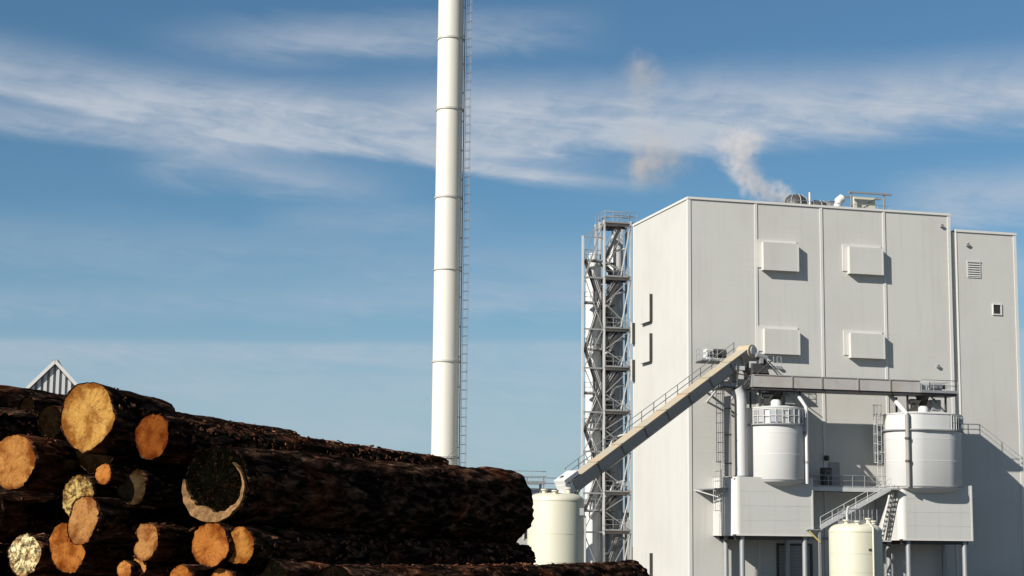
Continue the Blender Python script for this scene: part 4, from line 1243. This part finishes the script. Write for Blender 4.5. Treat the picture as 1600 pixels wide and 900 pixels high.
def log_mesh(name, r, L, seed, ell=0.0, phase=0.0, bite=None, taper=0.92, segs=56, rings_n=None, rough=1.0):
    """bark shell along +X from 0 to L with lumpy plated surface; returns mesh and its end outlines"""
    rr = random.Random(seed)
    off = Vector((rr.uniform(0, 90), rr.uniform(0, 90), rr.uniform(0, 90)))
    bend = (rr.uniform(-0.03, 0.03), rr.uniform(-0.02, 0.02))
    nr_ = rings_n or max(16, int(L / 0.042))
    vs = []

    def outline(t, x, k):
        q = 1 + ell * math.cos(2 * (t - phase)) + 0.022 * math.sin(t * 3 + seed) + 0.014 * math.sin(t * 5 + seed * 2)
        if bite:
            dlt = (t - bite[0] + math.pi) % math.tau - math.pi
            q *= 1 - bite[1] * math.exp(-(dlt / bite[2]) ** 2)
        q *= 1 + (taper - 1) * x / L
        return q * r

    ends = {0: [], 1: []}
    for i in range(nr_ + 1):
        x = L * i / nr_
        cy = bend[0] * math.sin(math.pi * x / L) * L / 4
        cz = bend[1] * math.sin(math.pi * x / L) * L / 4
        for k in range(segs):
            t = math.tau * k / segs
            q = outline(t, x, k)
            p = Vector((x * 2.6, math.cos(t) * q * 13, math.sin(t) * q * 13)) + off
            n1 = noise.noise(p * 0.5) * 0.06 + noise.noise(p * 1.3) * 0.055 + abs(noise.noise(p * 2.6)) * 0.07 + noise.noise(p * 5.5) * 0.03
            q2 = q * (1 + rough * n1 * min(1.5, 0.16 / max(r, 0.06)) * 1.2) + 0.004
            xx = x
            if i == 0:
                xx += 0.015 * noise.noise(Vector((k * 0.9, seed, 0)))
            if i == nr_:
                xx += 0.03 * noise.noise(Vector((k * 0.9, seed, 5)))
                xx += 0.05 * noise.noise(Vector((k * 0.35, seed, 9)))
                q2 *= 0.985
            vs.append((xx, cy + math.cos(t) * q2, cz + math.sin(t) * q2))
    fs = [(i * segs + k, (i + 1) * segs + k, (i + 1) * segs + (k + 1) % segs, i * segs + (k + 1) % segs) for i in range(nr_) for k in range(segs)]
    e0, e1 = vs[:segs], vs[-segs:]
    ns = len(fs)
    for ring, base_i, sg in ((e0, 0, 1), (e1, nr_ * segs, -1)):
        cx = [sum(p[a] for p in ring) / segs for a in range(3)]
        o = len(vs)
        vs += [(p[0] + sg * 0.012, cx[1] + (p[1] - cx[1]) * 0.965, cx[2] + (p[2] - cx[2]) * 0.965) for p in ring]
        new = [(base_i + k, base_i + (k + 1) % segs, o + (k + 1) % segs, o + k) for k in range(segs)]
        fs += new if sg > 0 else [tuple(reversed(f)) for f in new]
    me = bpy.data.meshes.new(name)
    me.from_pydata(vs, [], fs)
    me.polygons.foreach_set('use_smooth', [i < ns for i in range(len(fs))])
    me.materials.append(MATS['bark'])
    return me, e0, e1


def cut_mesh(ring, sign, seed, mat, jag=0.004):
    """sawn face set just inside the bark ring; sign -1 near end, +1 far end"""
    n = len(ring)
    c = Vector((sum(p[0] for p in ring) / n, sum(p[1] for p in ring) / n, sum(p[2] for p in ring) / n))
    vs = [(-sign * 0.008, 0, 0)]
    lev = (0.25, 0.5, 0.72, 0.88, 0.975)
    rim = [0.0]
    for q in lev:
        for k, p in enumerate(ring):
            d = (Vector(p) - c) * q
            vs.append((-sign * 0.008 + noise.noise(Vector((d.y * 45 + seed, d.z * 45, seed))) * jag, d.y, d.z))
            rim.append(q)
    fs = [(0, 1 + (k + 1) % n, 1 + k) for k in range(n)]
    for j in range(len(lev) - 1):
        o0, o1 = 1 + j * n, 1 + (j + 1) * n
        fs += [(o0 + k, o0 + (k + 1) % n, o1 + (k + 1) % n, o1 + k) for k in range(n)]
    if sign > 0:
        fs = [tuple(reversed(f)) for f in fs]
    me = bpy.data.meshes.new('cut_face')
    me.from_pydata(vs, [], fs)
    at = me.attributes.new('rim', 'FLOAT', 'POINT')
    at.data.foreach_set('value', rim)
    me.materials.append(MATS[mat])
    return me, c


def flakes(parent, r, L, seed, n):
    """torn bark scales standing off the log, too many to count"""
    rr = random.Random(seed * 3 + 1)
    mm = MB()
    for _ in range(n):
        t = rr.uniform(0, math.tau)
        x = rr.uniform(0.05, L - 0.05)
        rad = Vector((0, math.cos(t), math.sin(t)))
        tan = Vector((0, -math.sin(t), math.cos(t)))
        lean = rr.uniform(0.0, 0.35)
        ln, wd, th = rr.uniform(0.012, 0.06), rr.uniform(0.005, 0.018), rr.uniform(0.003, 0.007)
        ax_ = (Vector((1, 0, 0)) * rr.choice((-1, 1)) + tan * rr.uniform(-0.6, 0.6) + rad * lean).normalized()
        p0 = Vector((x, 0, 0)) + rad * (r * (1 + (0.92 - 1) * x / L) * rr.uniform(0.99, 1.03))
        s = ax_.cross(rad).normalized()
        nn = s.cross(ax_)
        a = [p0 - s * wd, p0 + s * wd, p0 + ax_ * ln + s * wd * rr.uniform(0.2, 1), p0 + ax_ * ln - s * wd * rr.uniform(0.2, 1)]
        vv = a + [q - nn * th for q in a]
        mm.add(vv, [(0, 1, 2, 3), (7, 6, 5, 4), (0, 4, 5, 1), (1, 5, 6, 2), (2, 6, 7, 3), (3, 7, 4, 0)])
    ob = bpy.data.objects.new('bark_flakes', mm.mesh('bark_flakes', 'bark_flake', (0, 0, 0), False))
    COL.objects.link(ob)
    ob.parent = parent
    ob['kind'] = 'stuff'


def place_log(data, label, colr, seed, tilt=-1.2, daz=0.0, mat='cut_wood', far=(0.16, 0.075, 0.03), group='logs of the stack', jag=0.004, **kw):
    x, y, z, r, L = data
    me, r0, r1 = log_mesh('log', r, L, seed, **kw)
    ob = bpy.data.objects.new('log', me)
    COL.objects.link(ob)
    ob.location = (x, y, z)
    d = Vector((math.sin(AZL + math.radians(daz)) * math.cos(math.radians(tilt)), math.cos(AZL + math.radians(daz)) * math.cos(math.radians(tilt)), math.sin(math.radians(tilt))))
    ex = d
    ey = Vector((0, 0, 1)).cross(ex).normalized()
    ez = ex.cross(ey)
    M = Matrix((ex, ey, ez)).transposed().to_4x4()
    ob.matrix_world = Matrix.Translation((x, y, z)) @ M
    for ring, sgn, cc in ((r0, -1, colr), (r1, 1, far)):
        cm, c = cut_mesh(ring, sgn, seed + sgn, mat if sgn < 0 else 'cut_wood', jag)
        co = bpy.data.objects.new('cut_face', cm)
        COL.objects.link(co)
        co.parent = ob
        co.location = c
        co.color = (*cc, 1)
    flakes(ob, r, L, seed, int(L * r * 1100))
    tag(ob, label, 'log', group)
    return ob


GOLD = (0.36, 0.195, 0.050)
ORNG = (0.29, 0.105, 0.022)
TAN = (0.31, 0.148, 0.048)
RUST = (0.145, 0.042, 0.008)
PALE = (0.46, 0.33, 0.12)
GREYW = (0.045, 0.033, 0.016)
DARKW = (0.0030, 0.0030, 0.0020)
L_ = LOGS
place_log(L_['A'], 'thickest golden sawn log end at the top of the stack', GOLD, 11, tilt=-4.5, taper=1.0, ell=0.03, phase=1.0, far=(0.10, 0.03, 0.015))
place_log(L_['B'], 'big golden orange log end cut by the left edge of the photo', (0.31, 0.140, 0.038), 12)
place_log(L_['C'], 'reddish orange log end just right of and below the thickest one', RUST, 13, tilt=-1.0, ell=0.03, phase=1.5)
place_log(L_['D'], 'small round orange log end in the dark middle, above the greyed one', (0.36, 0.14, 0.032), 14)
place_log(L_['E'], 'dull greenish brown weathered log end right of the small round one', GREYW, 15)
place_log(L_['F'], 'pale yellow splintered log end above the tilted oval one', PALE, 16, mat='rotten_wood', jag=0.012)
place_log(L_['G'], 'tilted oval tan log end overlapping the pale splintered one', TAN, 17, ell=0.16, phase=1.9)
place_log(L_['H'], 'orange log end with pointed lower edge below the tilted oval one', ORNG, 18, ell=0.10, phase=1.0)
place_log(L_['I'], 'whitish crumbling log end mottled with dark, low at the left', (0.60, 0.50, 0.26), 19, mat='rotten_wood', jag=0.014)
place_log(L_['J'], 'crescent shaped tan log end with a hollow left side', TAN, 20, bite=(0.15, 0.75, 0.85))
place_log(L_['K'], 'bright orange oval log end below the torn pale rim', ORNG, 21)
place_log(L_['L'], 'round brownish orange log end touching the bright oval one on its right', (0.30, 0.13, 0.028), 22)
place_log(L_['M'], 'smallest orange log end at the bottom edge, left of its twin', (0.36, 0.15, 0.04), 23)
place_log(L_['N'], 'small oval orange log end at the bottom edge under the crescent', (0.38, 0.17, 0.05), 24)
place_log(L_['O'], 'orange log end half cut by the bottom edge, left of the bright oval', ORNG, 25)
place_log(L_['P'], 'top of an orange log end at the bottom edge under the bright oval', (0.32, 0.13, 0.035), 26)
q_log = place_log(L_['Q'], 'huge dark barked log in the middle, its near-black end rimmed by pale torn wood', (0.0016, 0.0019, 0.0010), 27, taper=1.27, rough=1.2, segs=84, tilt=-0.75)  # near end face coloured near-black
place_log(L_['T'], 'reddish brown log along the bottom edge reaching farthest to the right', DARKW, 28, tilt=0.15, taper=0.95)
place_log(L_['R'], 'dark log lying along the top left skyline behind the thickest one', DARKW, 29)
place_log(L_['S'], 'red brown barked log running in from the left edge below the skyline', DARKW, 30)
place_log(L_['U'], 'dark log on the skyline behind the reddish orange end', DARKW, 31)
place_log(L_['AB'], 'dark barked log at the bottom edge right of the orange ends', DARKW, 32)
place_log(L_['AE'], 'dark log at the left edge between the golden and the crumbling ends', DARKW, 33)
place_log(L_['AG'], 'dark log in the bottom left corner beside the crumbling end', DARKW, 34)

# pale torn rim left along the lower edge of the huge log's end: broad at lower left, thinning up the right
mb = MB()
qr = L_['Q'][3]
nq = 44
front, back, inner, innerb = [], [], [], []
for k in range(nq + 1):
    f = k / nq
    th = math.radians(172 + 232 * f)
    w = qr * (0.035 + 0.15 * math.exp(-((f - 0.36) / 0.13) ** 2) + 0.13 * (1 - f) * min(1, f * 8) + 0.075 * math.sin(math.pi * f))
    w *= 1 + 0.35 * noise.noise(Vector((k * 0.55, 3.3, 0)))
    ro = qr * (0.985 - 0.16 * max(0, f - 0.78) / 0.22) * (1 + 0.03 * noise.noise(Vector((k * 0.4, 8, 0))))
    ri = max(0.0, ro - w)
    xo = -0.022 - 0.03 * abs(noise.noise(Vector((k * 0.8, 1, 1)))) - 0.03 * math.exp(-((f - 0.3) / 0.2) ** 2)
    for lst, rad, xx in ((front, ro, xo), (inner, ri, xo * 0.6), (back, ro, 0.02), (innerb, ri, 0.02)):
        lst.append((xx, -math.cos(th) * rad, math.sin(th) * rad))
mb.add(front + inner + innerb + back, [])
n1_ = nq + 1
for k in range(nq):
    for a_, c_ in ((0, 1), (1, 2), (2, 3), (3, 0)):
        mb.f.append((a_ * n1_ + k, a_ * n1_ + k + 1, c_ * n1_ + k + 1, c_ * n1_ + k))
        mb.s.append(False)
mb.f += [(0, n1_, 2 * n1_, 3 * n1_), (nq, 3 * n1_ + nq, 2 * n1_ + nq, n1_ + nq)]
mb.s += [False, False]
ob = bpy.data.objects.new('torn_rim', mb.mesh('torn_rim', 'peeled_wood', (0, 0, 0), False))
COL.objects.link(ob)
ob.parent = q_log
ob['label'] = 'pale crescent of torn wood along the lower rim'

# logs deeper in the stack: ends set back, shade of the gaps painted into their colour, a few shared meshes
VAR = []
for i in range(6):
    me, r0, r1 = log_mesh('log', 0.15, 4.0, 60 + i, segs=20, rings_n=28)
    VAR.append((me, [cut_mesh(r0, -1, 70 + i, 'cut_wood'), cut_mesh(r1, 1, 80 + i, 'cut_wood')]))
d = Vector((math.sin(AZL) * math.cos(math.radians(1.2)), math.cos(AZL) * math.cos(math.radians(1.2)), -math.sin(math.radians(1.2))))
ey = Vector((0, 0, 1)).cross(d).normalized()
ez = d.cross(ey)
MR = Matrix((d, ey, ez)).transposed().to_4x4()
for i, (x, y, z, r, L) in enumerate(FILL):
    me, cuts = VAR[i % 6]
    ob = bpy.data.objects.new('log', me)
    COL.objects.link(ob)
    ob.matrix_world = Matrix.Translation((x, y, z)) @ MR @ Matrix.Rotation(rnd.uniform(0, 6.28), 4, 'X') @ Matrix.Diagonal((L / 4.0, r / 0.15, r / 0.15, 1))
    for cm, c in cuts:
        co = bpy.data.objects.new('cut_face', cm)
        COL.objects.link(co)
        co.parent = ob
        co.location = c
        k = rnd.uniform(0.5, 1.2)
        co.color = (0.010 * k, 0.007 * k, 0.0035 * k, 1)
    tag(ob, 'dark set back log deep in the stack, its end coloured dark to imitate shade', 'log', 'set back logs deep in the stack')

for o in list(bpy.data.objects):
    if '_o' in o:
        del o['_o']
